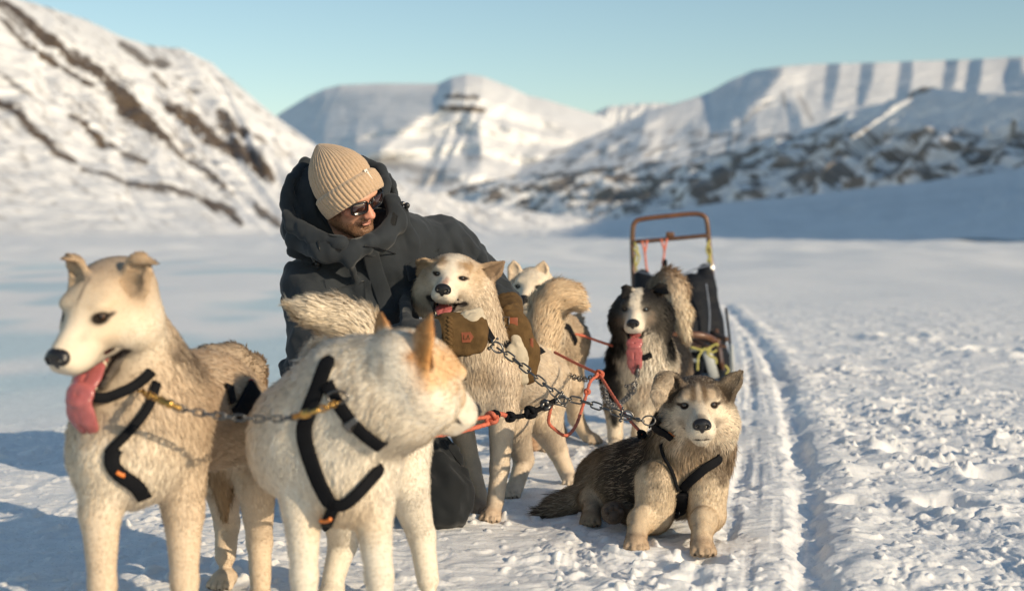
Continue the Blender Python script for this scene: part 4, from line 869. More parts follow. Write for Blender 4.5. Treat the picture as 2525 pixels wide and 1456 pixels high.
# ------------------------------------------------------------------ the tan dog at the left front
def dog_tan():
    t0 = time.time(); D = 2.85
    root = empty('dog', (-.83, 2.95, 0), 'tall tan sled dog standing at far left with its red tongue hanging out', 'dog', 'sled dogs of the team')
    tan = (.64, .51, .37); pale = (.80, .70, .56); crown = (.60, .47, .34); leg = (.72, .58, .43)
    S = SDF(); F = headframe((203, 774), 2.80, (-.34, -.84, -.42), (-.10, -.35, .92), 1.17)
    head(S, F, dict(crown=crown, face=(.72, .58, .42), muzzle=pale, cheek=pale, throat=tan), jaw=.62, flm=.4, eyeo=1.1, skw=.98, mouthw=1.15, muzw=1.05)
    S.cone(P(300, 790, 3.00), P(332, 930, 2.99), .085, .108, .05, col=tan, fl=.012, flow=(.3, -.1, -1))
    S.cone(P(332, 930, 2.99), P(338, 1060, 2.96), .108, .128, .06, col=tan, fl=.019, flow=(.1, -.1, -1))
    S.ell(P(310, 1130, 2.92), (.112, .11, .10), .05, col=pale, fl=.019, flow=(0, 0, -1))
    S.cone(P(365, 1030, 3.0), P(500, 1010, 3.25), .128, .122, .06, col=(.56, .42, .29), fl=.019, flow=(.8, .4, -.3))
    S.cone(P(500, 1010, 3.25), P(590, 1040, 3.40), .122, .102, .06, col=tan, fl=.019, flow=(.5, .3, -1))
    limb(S, [P(262, 1150, 2.86), P(247, 1265, 2.86), P(252, 1440, 2.85), P(258, 1560, 2.84)], [.060, .039, .026, .024], [pale, leg, leg], [.014, .006, .005])
    paw(S, P(258, 1600, 2.82) * [1, 1, 0], (-.2, -1, 0), 1.1, leg)
    limb(S, [P(440, 1130, 2.98), P(452, 1260, 2.98), P(455, 1430, 2.96), P(458, 1530, 2.95)], [.063, .041, .027, .024], [tan, leg, leg], [.014, .006, .005])
    paw(S, P(456, 1560, 2.93) * [1, 1, 0], (-.2, -1, 0), 1.1, leg)
    limb(S, [P(615, 1070, 3.40), P(632, 1190, 3.34), P(640, 1335, 3.42), P(642, 1430, 3.38)], [.080, .046, .029, .025], [tan, leg, leg], [.014, .006, .005])
    paw(S, P(640, 1450, 3.36) * [1, 1, 0], (-.2, -1, 0), 1.05, leg)
    limb(S, [P(560, 1070, 3.52), P(545, 1180, 3.50), P(560, 1290, 3.62), P(556, 1370, 3.58)], [.075, .048, .030, .026], [(.4, .3, .2), leg, leg], [.014, .006, .005])
    paw(S, P(556, 1390, 3.56) * [1, 1, 0], (-.2, -1, 0), 1.05, leg)
    S.cone(P(545, 1160, 3.38), P(553, 1262, 3.38), .034, .010, .03, col=(.42, .28, .16), fl=.024, flow=(.1, 0, -1))        # tuft under the belly
    tl = [P(625, 960, 3.46), P(612, 915, 3.42), P(570, 893, 3.36), P(520, 893, 3.32), P(498, 915, 3.30)]
    for i, (r0, r1) in enumerate(((.030, .040), (.040, .042), (.042, .038), (.038, .022))):
        S.cone(tl[i], tl[i + 1], r0, r1, .02, col=(.46, .36, .26), fl=.018, flow=(tl[i + 1] - tl[i]) * 1 + np.array([0, 0, -.02]))
    ear(S, [P(196, 690, 2.84), P(188, 655, 2.84), P(180, 640, 2.83)], [.030, .024, .017], (-.5, -.8, 0), (.52, .38, .25), (.4, .3, .2), fl=.008, cup=.9)
    S.cone(P(180, 640, 2.83), P(154, 637, 2.80), .017, .007, .01, flat=.32, fd=(0, -.5, 1), col=(.40, .28, .18), fl=.006, flow=(-1, 0, 0))
    ear(S, [P(330, 700, 2.83), P(341, 662, 2.82), P(346, 643, 2.82)], [.036, .027, .018], (-.2, -1, 0), (.52, .38, .25), (.30, .21, .14), fl=.008, cup=.9)
    S.cone(P(346, 641, 2.82), P(384, 650, 2.80), .018, .007, .01, flat=.32, fd=(0, -.4, 1), col=(.42, .30, .19), fl=.006, flow=(1, 0, 0))
    S.paint((0, .03, .055), (.004, .05, .02), (.34, .27, .21), .5, F); S.paint((0, -.03, .072), (.05, .05, .02), (.42, .33, .25), .5, F, n=.6, amt=.7)
    for sx in (-1, 1): S.paint((sx * .022, .085, -.002), (.008, .03, .012), (.45, .35, .27), .5, F, amt=.6)
    S.paint(P(445, 890, 3.0), (.05, .08, .05), (.16, .12, .09), .5, n=.6, amt=.85); S.paint(P(500, 985, 3.14), (.06, .06, .10), (.74, .60, .44), .5, n=.4, amt=.7)
    S.paint(P(470, 960, 3.12), (.03, .06, .08), (.32, .24, .17), .5, n=.5, amt=.6); S.paint(P(540, 1080, 3.25), (.12, .08, .05), (.44, .33, .23), .5, n=.5, amt=.6)
    S.paint(P(300, 1030, 2.83), (.07, .06, .05), (.42, .33, .24), .6, n=.5, amt=.55)
    fo = F[0]; finish_dog(S, root, .0095, (fo - .17, fo + .17), .0042, 90000, 27, width=.0014, pk=.12)
    nose(root, F); eyes(root, F, look=(-.05, 1, .1), r=.0108, iris=(.09, .04, .012), irisr=.0078, pup=.0036)
    J0 = [(0, .050, -.064), (0, .096, -.084), (0, .126, -.100), (0, .136, -.128), (0, .134, -.152), (0, .130, -.172)]
    tongue(root, F, J0, [.020, .021, .0215, .0225, .021, .013], .0065)
    teeth(root, F, [((-.019, .120 - .013 * k, -.106 + .008 * k), (0, 0, 1), .010 if k else .015, .004) for k in range(5)] + [((.019, .118, -.104), (0, 0, 1), .014, .004)])
    print('dog A', time.time() - t0); return S, root, F
S_A, R_A, F_A = dog_tan()
# ------------------------------------------------------------------ the white dog in front, head turned away
def dog_white():
    t0 = time.time()
    root = empty('dog', (-.35, 2.95, 0), 'white sled dog with orange ears standing in front, its head turned away', 'dog', 'sled dogs of the team')
    wht = (.84, .77, .66); cream = (.78, .68, .54); org = (.62, .32, .12); leg = (.82, .74, .62)
    S = SDF(); s = 1.16; fwd = nrm((.60, .73, -.34)); up = nrm((.25, .15, .95)); F0 = frame((0, 0, 0), fwd, up, s); o = P(1034, 936, 2.88); F = (o, F0[1], s)
    head(S, F, dict(crown=wht, face=(.80, .60, .38), muzzle=wht, cheek=wht, throat=cream), flm=.6, skw=.95)
    S.cone(P(985, 935, 2.90), P(880, 985, 2.93), .090, .118, .05, col=wht, fl=.018, flow=(-.6, 0, -.8)); S.ell(P(960, 1020, 2.88), (.085, .08, .075), .05, col=cream, fl=.018, flow=(-.3, 0, -1))
    S.cone(P(880, 985, 2.93), P(810, 1080, 2.96), .118, .128, .06, col=wht, fl=.018, flow=(-.2, 0, -1))
    S.ell(P(800, 900, 3.02), (.045, .06, .035), .04, col=wht, fl=.05, flow=(-.3, 0, 1))
    S.cone(P(790, 1080, 2.97), P(850, 1150, 2.93), .130, .098, .06, col=wht, fl=.020, flow=(0, 0, -1))
    S.ell(P(700, 1090, 3.0), (.062, .09, .10), .05, col=wht, fl=.016, flow=(-.2, 0, -1))
    S.cone(P(810, 1070, 3.05), P(930, 1010, 3.40), .128, .112, .06, col=wht, fl=.018, flow=(.5, .5, -.6))
    S.ell(P(865, 1210, 2.90), (.070, .08, .070), .05, col=cream, fl=.018, flow=(0, 0, -1))
    limb(S, [P(738, 1130, 2.93), P(745, 1250, 2.90), P(750, 1420, 2.87), P(752, 1540, 2.86)], [.064, .040, .026, .024], [wht, leg, leg], [.012, .006, .005])
    paw(S, P(750, 1570, 2.84) * [1, 1, 0], (-.1, -1, 0), 1.1, leg)
    limb(S, [P(915, 1110, 2.92), P(918, 1250, 2.90), P(935, 1420, 2.87), P(940, 1540, 2.86)], [.066, .041, .027, .024], [wht, leg, leg], [.012, .006, .005])
    paw(S, P(940, 1570, 2.84) * [1, 1, 0], (.1, -1, 0), 1.1, leg)
    limb(S, [P(985, 1090, 3.34), P(1000, 1190, 3.28), P(1040, 1320, 3.36), P(1055, 1430, 3.32)], [.078, .052, .031, .026], [wht, leg, leg], [.013, .006, .005])
    paw(S, P(1060, 1450, 3.30) * [1, 1, 0], (.1, -1, 0), 1.1, leg)
    limb(S, [P(880, 1100, 3.42), P(838, 1230, 3.36), P(846, 1338, 3.48), P(822, 1425, 3.42)], [.075, .050, .034, .027], [wht, leg, leg], [.013, .006, .005])
    paw(S, P(818, 1435, 3.40) * [1, 1, 0], (-.1, -1, 0), 1.1, leg)
    tl = [P(912, 900, 3.46), P(905, 850, 3.46), P(880, 805, 3.45), P(825, 782, 3.42), P(765, 765, 3.38), P(722, 754, 3.36)]
    for i, (r0, r1) in enumerate(((.034, .040), (.040, .046), (.046, .044), (.044, .028), (.028, .009))):
        S.cone(tl[i], tl[i + 1], r0, r1, .03, col=cream, fl=.034, flow=(tl[i + 1] - tl[i]))
    ear(S, [P(1030, 890, 2.80), P(1045, 835, 2.785), P(1060, 785, 2.78)], [.042, .030, .010], (.75, .45, .1), org, (.75, .55, .38), fl=.010, flat=.34)
    ear(S, [P(948, 850, 2.93), P(944, 815, 2.92), P(940, 782, 2.92)], [.038, .028, .010], (.75, .45, .1), org, (.75, .55, .38), fl=.010, flat=.34)
    S.paint(P(1105, 900, 2.80), (.05, .12, .05), (.74, .45, .20), .5, n=.4, amt=.8); S.paint(P(1030, 880, 2.74), (.038, .05, .03), (.50, .24, .08), .4, n=.3)
    S.paint(P(960, 830, 2.86), (.05, .06, .02), (.80, .72, .60), .4)
    S.paint(P(850, 1290, 2.85), (.08, .08, .05), (.72, .56, .38), .5, amt=.6)
    for k, (u, v) in enumerate(((835, 900), (870, 915), (905, 905), (940, 925), (880, 960), (920, 975), (850, 960))):   # shade of the neck folds painted darker into the coat
        S.paint(P(u, v, 2.79), (.006, .05, .026), (.44, .36, .27), .6, n=.6, amt=.55)
    fo = F[0]; finish_dog(S, root, .0095, (fo - .20, fo + .20), .0048, 100000, 37, width=.0014, clump=.016, pk=.15)
    nose(root, F); eyes(root, F, r=.0108)
    print('dog B', time.time() - t0); return S, root, F
S_B, R_B, F_B = dog_white()
# ------------------------------------------------------------------ pale dog standing behind the held one
def dog_behind():
    root = empty('dog', (.25, 5.9, 0), 'white sled dog with pricked ears standing behind, half hidden by the held dog', 'dog', 'sled dogs of the team')
    wht = (.82, .71, .56); tan = (.62, .49, .35); leg = (.64, .51, .37)
    S = SDF(); F = headframe((1303, 704), 5.50, (-.22, -.97, -.12), (.02, 0, 1), 1.08)
    head(S, F, dict(crown=wht, face=wht, muzzle=wht, cheek=wht, throat=wht), flm=.7, eyeo=.8)
    S.cone(P(1308, 735, 5.62), P(1325, 800, 5.72), .085, .105, .05, col=wht, fl=.03, flow=(.1, -.2, -1))
    S.cone(P(1325, 810, 5.75), P(1385, 840, 6.02), .115, .110, .06, col=tan, fl=.026, flow=(.5, .5, -.6))
    S.ell(P(1392, 850, 6.05), (.085, .11, .11), .05, col=tan, fl=.024, flow=(.2, .2, -1))
    limb(S, [P(1395, 880, 6.02), P(1408, 950, 5.98), P(1420, 1030, 6.06), P(1445, 1072, 6.04)], [.080, .052, .032, .027], [tan, leg, leg], [.018, .010, .007]); paw(S, P(1458, 1083, 6.02) * [1, 1, 0], (.4, -1, 0), 1.05, leg)
    limb(S, [P(1350, 880, 6.10), P(1350, 960, 6.10), P(1372, 1030, 6.20), P(1380, 1065, 6.2)], [.075, .048, .030, .027], [tan, leg, leg], [.018, .010, .007]); paw(S, P(1382, 1070, 6.18) * [1, 1, 0], (0, -1, 0), 1.05, leg)
    limb(S, [P(1300, 900, 5.80), P(1305, 960, 5.8), P(1310, 1040, 5.85), P(1310, 1080, 5.82)], [.068, .045, .029, .026], [tan, leg, (.4, .24, .14)], [.018, .010, .007]); paw(S, P(1312, 1085, 5.80) * [1, 1, 0], (0, -1, 0), 1.0, (.40, .24, .14))
    limb(S, [P(1355, 900, 5.78), P(1345, 960, 5.8), P(1345, 1040, 5.85), P(1345, 1080, 5.82)], [.068, .045, .029, .026], [tan, leg, leg], [.018, .010, .007]); paw(S, P(1345, 1085, 5.80) * [1, 1, 0], (0, -1, 0), 1.0, leg)
    S.cone(P(1412, 810, 6.12), P(1425, 790, 6.14), .030, .022, .02, col=(.74, .56, .38), fl=.03, flow=(.3, 0, 1))
    ear(S, [P(1270, 686, 5.56), P(1268, 662, 5.56), P(1266, 643, 5.55)], [.030, .023, .007], (-.1, -1, 0), (.76, .62, .46), (.50, .36, .26), fl=.009)
    ear(S, [P(1332, 690, 5.56), P(1337, 664, 5.56), P(1342, 644, 5.55)], [.032, .024, .007], (-.1, -1, 0), (.76, .62, .46), (.42, .29, .20), fl=.009)
    fo = F[0]; finish_dog(S, root, .010, (fo - .16, fo + .16), .0048, 50000, 47, width=.0015); nose(root, F); eyes(root, F, r=.0100)
    return S, root, F
S_D, R_D, F_D = dog_behind()
# ------------------------------------------------------------------ black and white dog before the sledge
def dog_black():
    root = empty('dog', (.5, 6.1, 0), 'black and white sled dog standing in front of the sled, tongue hanging out', 'dog', 'sled dogs of the team')
    blk = (.014, .013, .013); wht = (.82, .73, .60); cream = (.72, .61, .47)
    S = SDF(); F = headframe((1567, 760), 5.82, (-.20, -.96, -.16), (-.03, -.1, 1), 1.14)
    head(S, F, dict(crown=blk, face=blk, muzzle=wht, cheek=blk, throat=cream), jaw=.36, flm=.95, eyeo=.8, skw=1.12)
    S.ell(P(1535, 790, 5.92), (.05, .06, .07), .04, col=blk, fl=.03, flow=(-.4, 0, -1)); S.ell(P(1628, 785, 5.92), (.055, .06, .08), .04, col=blk, fl=.03, flow=(.4, 0, -1))
    S.cone(P(1582, 800, 5.95), P(1582, 880, 6.02), .095, .125, .06, col=cream, fl=.04, flow=(0, -.2, -1))
    S.cone(P(1582, 890, 6.03), P(1575, 950, 6.04), .130, .110, .06, col=wht, fl=.038, flow=(0, -.2, -1))
    S.cone(P(1585, 900, 6.1), P(1640, 890, 6.55), .135, .115, .06, col=(.04, .034, .03), fl=.035, flow=(.5, .5, -.6))
    limb(S, [P(1518, 940, 6.0), P(1514, 1000, 5.98), P(1517, 1070, 5.94), P(1517, 1098, 5.92)], [.068, .042, .029, .026], [blk, cream, cream], [.022, .010, .007]); paw(S, P(1517, 1110, 5.85) * [1, 1, 0], (0, -1, 0), 1.05, cream)
    limb(S, [P(1600, 950, 6.02), P(1585, 1010, 6.0), P(1575, 1070, 5.96), P(1572, 1098, 5.95)], [.068, .043, .029, .026], [cream, cream, cream], [.022, .010, .007]); paw(S, P(1572, 1105, 5.9) * [1, 1, 0], (0, -1, 0), 1.05, cream)
    limb(S, [P(1660, 920, 6.5), P(1650, 990, 6.45), P(1655, 1040, 6.55), P(1650, 1060, 6.5)], [.085, .055, .032, .026], [(.3, .23, .17), cream, cream], [.022, .010, .007]); paw(S, P(1650, 1060, 6.45) * [1, 1, 0], (0, -1, 0), 1.05, cream)
    limb(S, [P(1600, 920, 6.6), P(1605, 980, 6.55), P(1612, 1030, 6.65), P(1610, 1050, 6.6)], [.085, .055, .032, .026], [blk, (.06, .05, .045), (.06, .05, .045)], [.022, .010, .007]); paw(S, P(1610, 1050, 6.55) * [1, 1, 0], (0, -1, 0), 1.05, (.1, .08, .07))
    tl = [P(1632, 780, 6.70), P(1632, 715, 6.72), P(1648, 695, 6.68), P(1662, 712, 6.60), P(1676, 770, 6.52), P(1690, 830, 6.48)]
    for i, (r0, r1, c) in enumerate(((.040, .050, (.20, .15, .11)), (.050, .050, (.34, .26, .19)), (.050, .050, (.58, .45, .33)), (.050, .044, (.78, .66, .50)), (.044, .014, (.80, .67, .50)))):
        S.cone(tl[i], tl[i + 1], r0, r1, .03, col=c, fl=.055, flow=(tl[i + 1] - tl[i]))
    ear(S, [P(1556, 725, 5.90), P(1545, 712, 5.89)], [.030, .020], (-.3, -1, -.2), blk, (.06, .045, .04), fl=.009, cup=.8); S.cone(P(1545, 714, 5.88), P(1535, 732, 5.85), .020, .008, .01, flat=.35, fd=(-.3, -1, 0), col=blk, fl=.008)
    ear(S, [P(1618, 725, 5.92), P(1630, 710, 5.90)], [.034, .026], (.1, -1, -.2), blk, (.12, .08, .06), fl=.009, cup=.8); S.cone(P(1630, 712, 5.89), P(1646, 722, 5.85), .024, .008, .01, flat=.35, fd=(.2, -1, 0), col=blk, fl=.008)
    S.paint((0, .03, .05), (.021, .10, .045), wht, .3, F, n=.35); S.paint((0, .09, .0), (.020, .08, .022), wht, .3, F, n=.2); S.paint((0, .12, -.035), (.034, .05, .03), (.78, .69, .57), .3, F, n=.2)
    S.paint((-.045, .055, -.018), (.020, .03, .022), (.30, .22, .16), .5, F, n=.5, amt=.5); S.paint((.055, .045, -.022), (.014, .03, .018), (.26, .19, .14), .5, F, n=.5, amt=.4)
    S.paint(P(1530, 850, 5.92), (.03, .08, .05), blk, .4, n=.4); S.paint(P(1500, 880, 6.0), (.045, .12, .13), blk, .35, n=.5); S.paint(P(1508, 960, 5.98), (.040, .10, .10), blk, .35, n=.4)
    S.paint(P(1650, 850, 5.95), (.045, .08, .07), blk, .35, n=.5); S.paint(P(1515, 1030, 5.93), (.02, .04, .035), blk, .4); S.paint(P(1665, 930, 6.1), (.04, .1, .08), (.6, .48, .36), .4)
    S.paint(P(1588, 895, 5.90), (.085, .10, .12), wht, .4, n=.4); S.paint(P(1590, 955, 5.92), (.05, .05, .05), (.55, .42, .30), .5, n=.5, amt=.6)
    fo = F[0]; finish_dog(S, root, .010, (fo - .17, fo + .17), .0046, 80000, 57, width=.0014, cj=.16)
    nose(root, F); eyes(root, F, r=.0104, iris={1: (.03, .015, .01), -1: (.12, .17, .21)}, pup=.003, irisr=.0062)
    tongue(root, F, [(0, .055, -.064), (0, .100, -.080), (0, .124, -.094), (0, .134, -.125), (0, .130, -.165), (0, .126, -.195)], [.020, .0215, .0225, .0235, .022, .014], .006)
    teeth(root, F, [((-.019, .112 - .012 * k, -.088 + .006 * k), (0, 0, 1), .009, .0035) for k in range(4)])
    return S, root, F
S_E, R_E, F_E = dog_black()
# ================================================================== THE MAN
def cloth(name, col):
    "tight cotton cloth with soft creases"
    m = mat(name, col, rough=.82, spec=.22, noise=(9, .2), bump=(420, .3, .0008), sheen=.12); N = m.node_tree.nodes; L = m.node_tree.links; b = N['Principled BSDF']
    tc = N.new('ShaderNodeTexCoord'); mp = N.new('ShaderNodeMapping'); mp.inputs['Rotation'].default_value = (.3, .9, .2); mp.inputs['Scale'].default_value = (1, 1, .38); L.new(tc.outputs['Object'], mp.inputs[0])
    n = N.new('ShaderNodeTexNoise'); n.noise_type = 'RIDGED_MULTIFRACTAL'; n.inputs['Scale'].default_value = 9; n.inputs['Detail'].default_value = 3; n.inputs['Distortion'].default_value = .6; L.new(mp.outputs[0], n.inputs[0])
    bp = N.new('ShaderNodeBump'); bp.inputs['Strength'].default_value = .8; bp.inputs['Distance'].default_value = .022; L.new(n.outputs[0], bp.inputs['Height'])
    old = b.inputs['Normal'].links[0].from_node; L.new(bp.outputs[0], old.inputs['Normal']); return m
M_JACKET = cloth('jacket_cloth', (.023, .028, .034))
M_LINING = mat('hood_lining', (.012, .017, .028), rough=.8, noise=(20, .2), bump=(120, .4, .002))
M_TROUSER = cloth('trouser_cloth', (.010, .012, .014))
M_KNIT = mat('beige_wool', (.50, .36, .24), rough=.9, spec=.1, noise=(300, .16), bump=(700, .9, .0012), sheen=.4)
M_SKINH = mat('skin', rough=.5, attr='Col', noise=(90, .10), bump=(500, .35, .0006), sss=.12)
M_BEARD = M_FUR
M_CANVAS = mat('brown_canvas', (.125, .075, .032), rough=.9, spec=.15, noise=(30, .22), weave=420, bump=(500, .5, .0008))
M_CREAM = mat('cream_leather', (.50, .43, .32), rough=.7, noise=(40, .12), bump=(120, .5, .0015))
M_LEATHER = mat('tan_leather', (.24, .065, .025), rough=.5, noise=(60, .2), bump=(200, .4, .0008))
M_GLASS = mat('tinted_lens', (.035, .010, .006), rough=.04, spec=.9, coat=1, noise=(5, .2))
M_FRAME = mat('glasses_frame', (.008, .008, .009), rough=.18, spec=.6, noise=(5, .2))
M_BLACKP = mat('black_plastic', (.012, .012, .013), rough=.35, noise=(30, .2))
M_VELCRO = mat('velcro', (.010, .011, .012), rough=.95, noise=(300, .4), bump=(800, 1, .002))
def folds(S, items, d0, d1):
    for pts, r, k, sink in items:
        w_ = [march(S, u, v, d0, d1) for u, v in pts]; base = list(w_)
        w_ = [p + CF * r * sink for p in base]
        n = len(w_); rs = [r * (.35 + .65 * math.sin(math.pi * (i + .5) / n)) for i in range(n)]
        S.chain(w_, rs, k)
def wrinkled(S, h, amp, sc_, seed, name, m, parent, stretch=(1, 1, 1), fine=None, hf=None):
    V, Q, N = S.mesh(h, fine, hf)
    q = V * np.array(stretch); n1 = 1 - np.abs(noise3(q * sc_, seed)) * 2.2; n2 = 1 - np.abs(noise3(q * sc_ * 2.3 + 4, seed + 1)) * 2.2
    n3 = 1 - np.abs(noise3((V * np.array([1, 1, .4]) + .5 * V[:, [2, 0, 1]]) * sc_ * 1.6, seed + 5)) * 2.6
    V = V + N * (amp * (np.clip(n1, -1, 1) + .55 * np.clip(n3, -1, 1) + .35 * np.clip(n2, -1, 1) + .6 * noise3(V * sc_ * .6, seed + 2)) - amp * .4)[:, None]
    return mkmesh(name, V, Q, m, parent)
def patch(S, quad, name, m, parent, off=.003, th=.002, n=9, d0=3.9, d1=5.2, round_=0):
    "a cloth panel lying on the surface; quad: four picture corners in order"
    q = np.array(quad, float); A = np.zeros((n, n, 3))
    for i in range(n):
        for j in range(n):
            s, t = i / (n - 1), j / (n - 1); uv = q[0] * (1 - s) * (1 - t) + q[1] * s * (1 - t) + q[2] * s * t + q[3] * (1 - s) * t
            A[i, j] = march(S, uv[0], uv[1], d0, d1, 220)
    for _ in range(3):
        B = A.copy(); B[1:-1] = (A[:-2] + 2 * A[1:-1] + A[2:]) / 4; A = B.copy(); A[:, 1:-1] = (B[:, :-2] + 2 * B[:, 1:-1] + B[:, 2:]) / 4
    _, g = S.grad(A.reshape(-1, 3), .01); g = nrm(g).reshape(A.shape); Tp = A + g * (off + th); Bt = A - g * .004
    V = np.concatenate([Tp.reshape(-1, 3), Bt.reshape(-1, 3)]); N2 = n * n; Q = []
    for i in range(n - 1):
        for j in range(n - 1): a = i * n + j; Q.append((a, a + n, a + n + 1, a + 1))
    ed = [i * n for i in range(n)] + [(n - 1) * n + j for j in range(1, n)] + [i * n + n - 1 for i in range(n - 2, -1, -1)] + [j for j in range(n - 2, 0, -1)]
    for a, b in zip(ed, ed[1:] + ed[:1]): Q.append((a, b, b + N2, a + N2))
    Q = np.array(Q); return mkmesh(name, V, Q, m, parent, smooth=False if n < 4 else True)
def make_man():
    t0 = time.time()
    root = empty('person', (-.5, 4.5, 0), 'kneeling man in dark parka, beige ribbed beanie and sunglasses hugging the cream dog', 'person')
    # ---- face
    fwd = nrm((.68, -.60, -.43)); F0 = frame((0, 0, 0), fwd, (-.44, 0, .9), 1.0); o = P(903, 497, 4.30) - F0[1] @ np.array([0, .092, .012]); F = (o, F0[1], 1.0)
    H = SDF(); sk = (.62, .34, .235); rd = (.62, .27, .18); b1 = (.42, .24, .15)
    H.ell((0, -.012, .040), (.077, .096, .085), .03, F, col=sk, fl=0); H.ell((0, .028, -.035), (.060, .062, .078), .03, F, col=sk, fl=0)
    for sx in (-1, 1):
        H.cone((sx * .048, .005, -.070), (sx * .012, .072, -.108), .026, .020, .02, F, col=b1, fl=0)
        H.ell((sx * .041, .066, -.016), (.022, .019, .017), .02, F, col=rd, fl=0)
        H.ell((sx * .011, .104, -.031), (.0095, .011, .0085), .006, F, col=rd, fl=0)
        H.ell((sx * .032, .091, .012), (.016, .010, .010), .01, F, col=sk, fl=0, cut=True)
        H.ell((sx * .077, -.012, -.008), (.010, .020, .032), .01, F, col=rd, fl=0)
        H.ell((sx * .0065, .118, -.0375), (.0035, .005, .003), .003, F, col=(.1, .04, .03), fl=0, cut=True)
        H.cone((sx * .022, .096, -.036), (sx * .034, .078, -.060), .004, .003, .01, F, col=rd, fl=0, cut=True)
    H.ell((0, .080, .026), (.050, .020, .012), .02, F, col=sk, fl=0)
    H.cone((0, .090, .012), (0, .112, -.026), .0095, .0125, .010, F, col=rd, fl=0); H.ell((0, .116, -.028), (.0105, .0105, .0095), .006, F, col=rd, fl=0)
    H.ell((0, .091, -.057), (.019, .009, .0045), .004, F, col=(.40, .20, .14), fl=0); H.ell((0, .090, -.0675), (.017, .009, .0052), .004, F, col=(.40, .20, .14), fl=0)
    H.ell((0, .083, -.098), (.021, .016, .018), .015, F, col=b1, fl=0); H.ell((0, .088, -.082), (.014, .006, .005), .006, F, col=b1, fl=0, cut=True)
    H.cone((0, -.02, -.06), (0, -.03, -.17), .058, .062, .03, F, col=sk, fl=0)
    beard = (.32, .19, .12)
    H.paint((0, .045, -.088), (.066, .070, .036), beard, .3, F, fl=.0085, n=.15, ns=90, amt=.75); H.paint((0, .096, -.047), (.030, .016, .0085), beard, .4, F, fl=.005, n=.1, amt=.8)
    for sx in (-1, 1): H.paint((sx * .066, .016, -.046), (.022, .030, .045), beard, .35, F, fl=.006, n=.2, ns=90, amt=.7)
    H.paint((0, .094, -.062), (.020, .012, .0085), (.40, .17, .125), .25, F, fl=0, n=.02)
    V, Q, N = H.mesh(.0062, (o + F[1] @ np.array([0, .05, -.04]) - .10, o + F[1] @ np.array([0, .05, -.04]) + .10), .0026)
    C, FL, FW = H.attrs(V, .006); C = C * (1 + .12 * fbm3(V * 60, 3, 5))[:, None]; FWb = np.tile(F[1] @ np.array([0, .35, -1.]), (len(V), 1))
    body = mkmesh('body', V, Q, M_SKINH, root, col=C, normals=N)
    fur('beard', V, Q, N, C * .9, FL, FWb, 22000, M_BEARD, root, .0006, 3, lift=.6, clump=.004, cj=.45, tipl=1.5)
    # ---- sunglasses
    g = empty('sunglasses', o); g.parent = root; g.location = Vector(o) - Vector(root.location)
    for sx in (-1, 1):
        c = np.array([sx * .0335, .1025, .006]); ax = nrm((sx * .28, 1, -.05)); R = F[1] @ np.stack([nrm(np.cross(ax, (0, 0, 1))), ax, nrm(np.cross(np.cross(ax, (0, 0, 1)), ax))], 1)
        def sq(w_, h_, y, n=28):
            out = []
            for k in range(n):
                a = k / n * 2 * math.pi; ca, sa = math.cos(a), math.sin(a); p = .42
                out.append([w_ * np.sign(ca) * abs(ca) ** p, y, h_ * np.sign(sa) * abs(sa) ** p * (1 - .12 * (sa < 0) * abs(ca))])
            return np.array(out)
        mb = MB(); mb.tube((sq(.0265, .0205, 0) @ R.T) + fp(F, c), .0030, 8, close=True); mb.build('rim', M_FRAME, g)
        ml = MB(); L = sq(.0255, .0195, .0008); n = len(L); Vv = np.vstack([L, L - [0, .0022, 0], [[0, .0028, 0]], [[0, -.0005, 0]]]) @ R.T + fp(F, c)
        ml.add(Vv, [(k, (k + 1) % n, n + (k + 1) % n, n + k) for k in range(n)], [(2 * n, (k + 1) % n, k) for k in range(n)] + [(2 * n + 1, n + k, n + (k + 1) % n) for k in range(n)]); ml.build('lens', M_GLASS, g)
        mt = MB(); mt.tube([fp(F, q) for q in ((sx * .061, .092, .017), (sx * .072, .078, .017), (sx * .080, .03, .013), (sx * .082, -.015, .006))], [.0042, .0038, .003, .003], 8); mt.build('temple_arm', M_FRAME, g)
    mb = MB(); mb.tube([fp(F, q) for q in ((-.010, .108, .014), (0, .112, .017), (.010, .108, .014))], .003, 8); mb.build('bridge', M_FRAME, g)
    # ---- ribbed beanie
    ax = nrm((-.52, -.06, .86)); bc = P(868, 486, 4.335) - ax * .010; sx_ = nrm(np.cross(ax, fwd)); fy = np.cross(sx_, ax) * -1
    if fy @ fwd < 0: fy = -fy
    prof = [(-.010, .092), (-.012, .100), (-.006, .1045), (.012, .1085), (.032, .109), (.048, .1075), (.054, .1025), (.058, .0965), (.064, .0975), (.085, .0965), (.105, .092), (.125, .084), (.143, .073), (.160, .058), (.175, .042), (.188, .025), (.196, .012), (.200, .004)]
    pr = np.array(prof); tt = np.linspace(0, len(pr) - 1, 110); hh = np.interp(tt, range(len(pr)), pr[:, 0]); rr = np.interp(tt, range(len(pr)), pr[:, 1]); na = 528; ang = np.arange(na) / na * 2 * math.pi
    nr = 46; V = []
    for h_, r_ in zip(hh, rr):
        a2 = ang + (0.10 * math.sin(h_ * 20)); rib = (np.abs(np.sin(ang * nr / 2)) ** .7 - .6) * .0042 * min(1, r_ / .05)
        if abs(h_ - .056) < .004: rib = rib * .5
        R_ = r_ + rib + .0012 * noise2(ang * 9, ang * 0 + h_ * 60, 4) + .0035 * noise2(ang * 1.1, ang * 0 + h_ * 14, 6); off = np.array([0, -.012, 0]) * max(0, h_ - .06) / .14
        V.append(bc + ax * h_ + sx_ * (R_ * .93 * np.cos(a2))[:, None] + fy * (R_ * 1.06 * np.sin(a2))[:, None] - fy * max(0, h_ - .08) * .12)
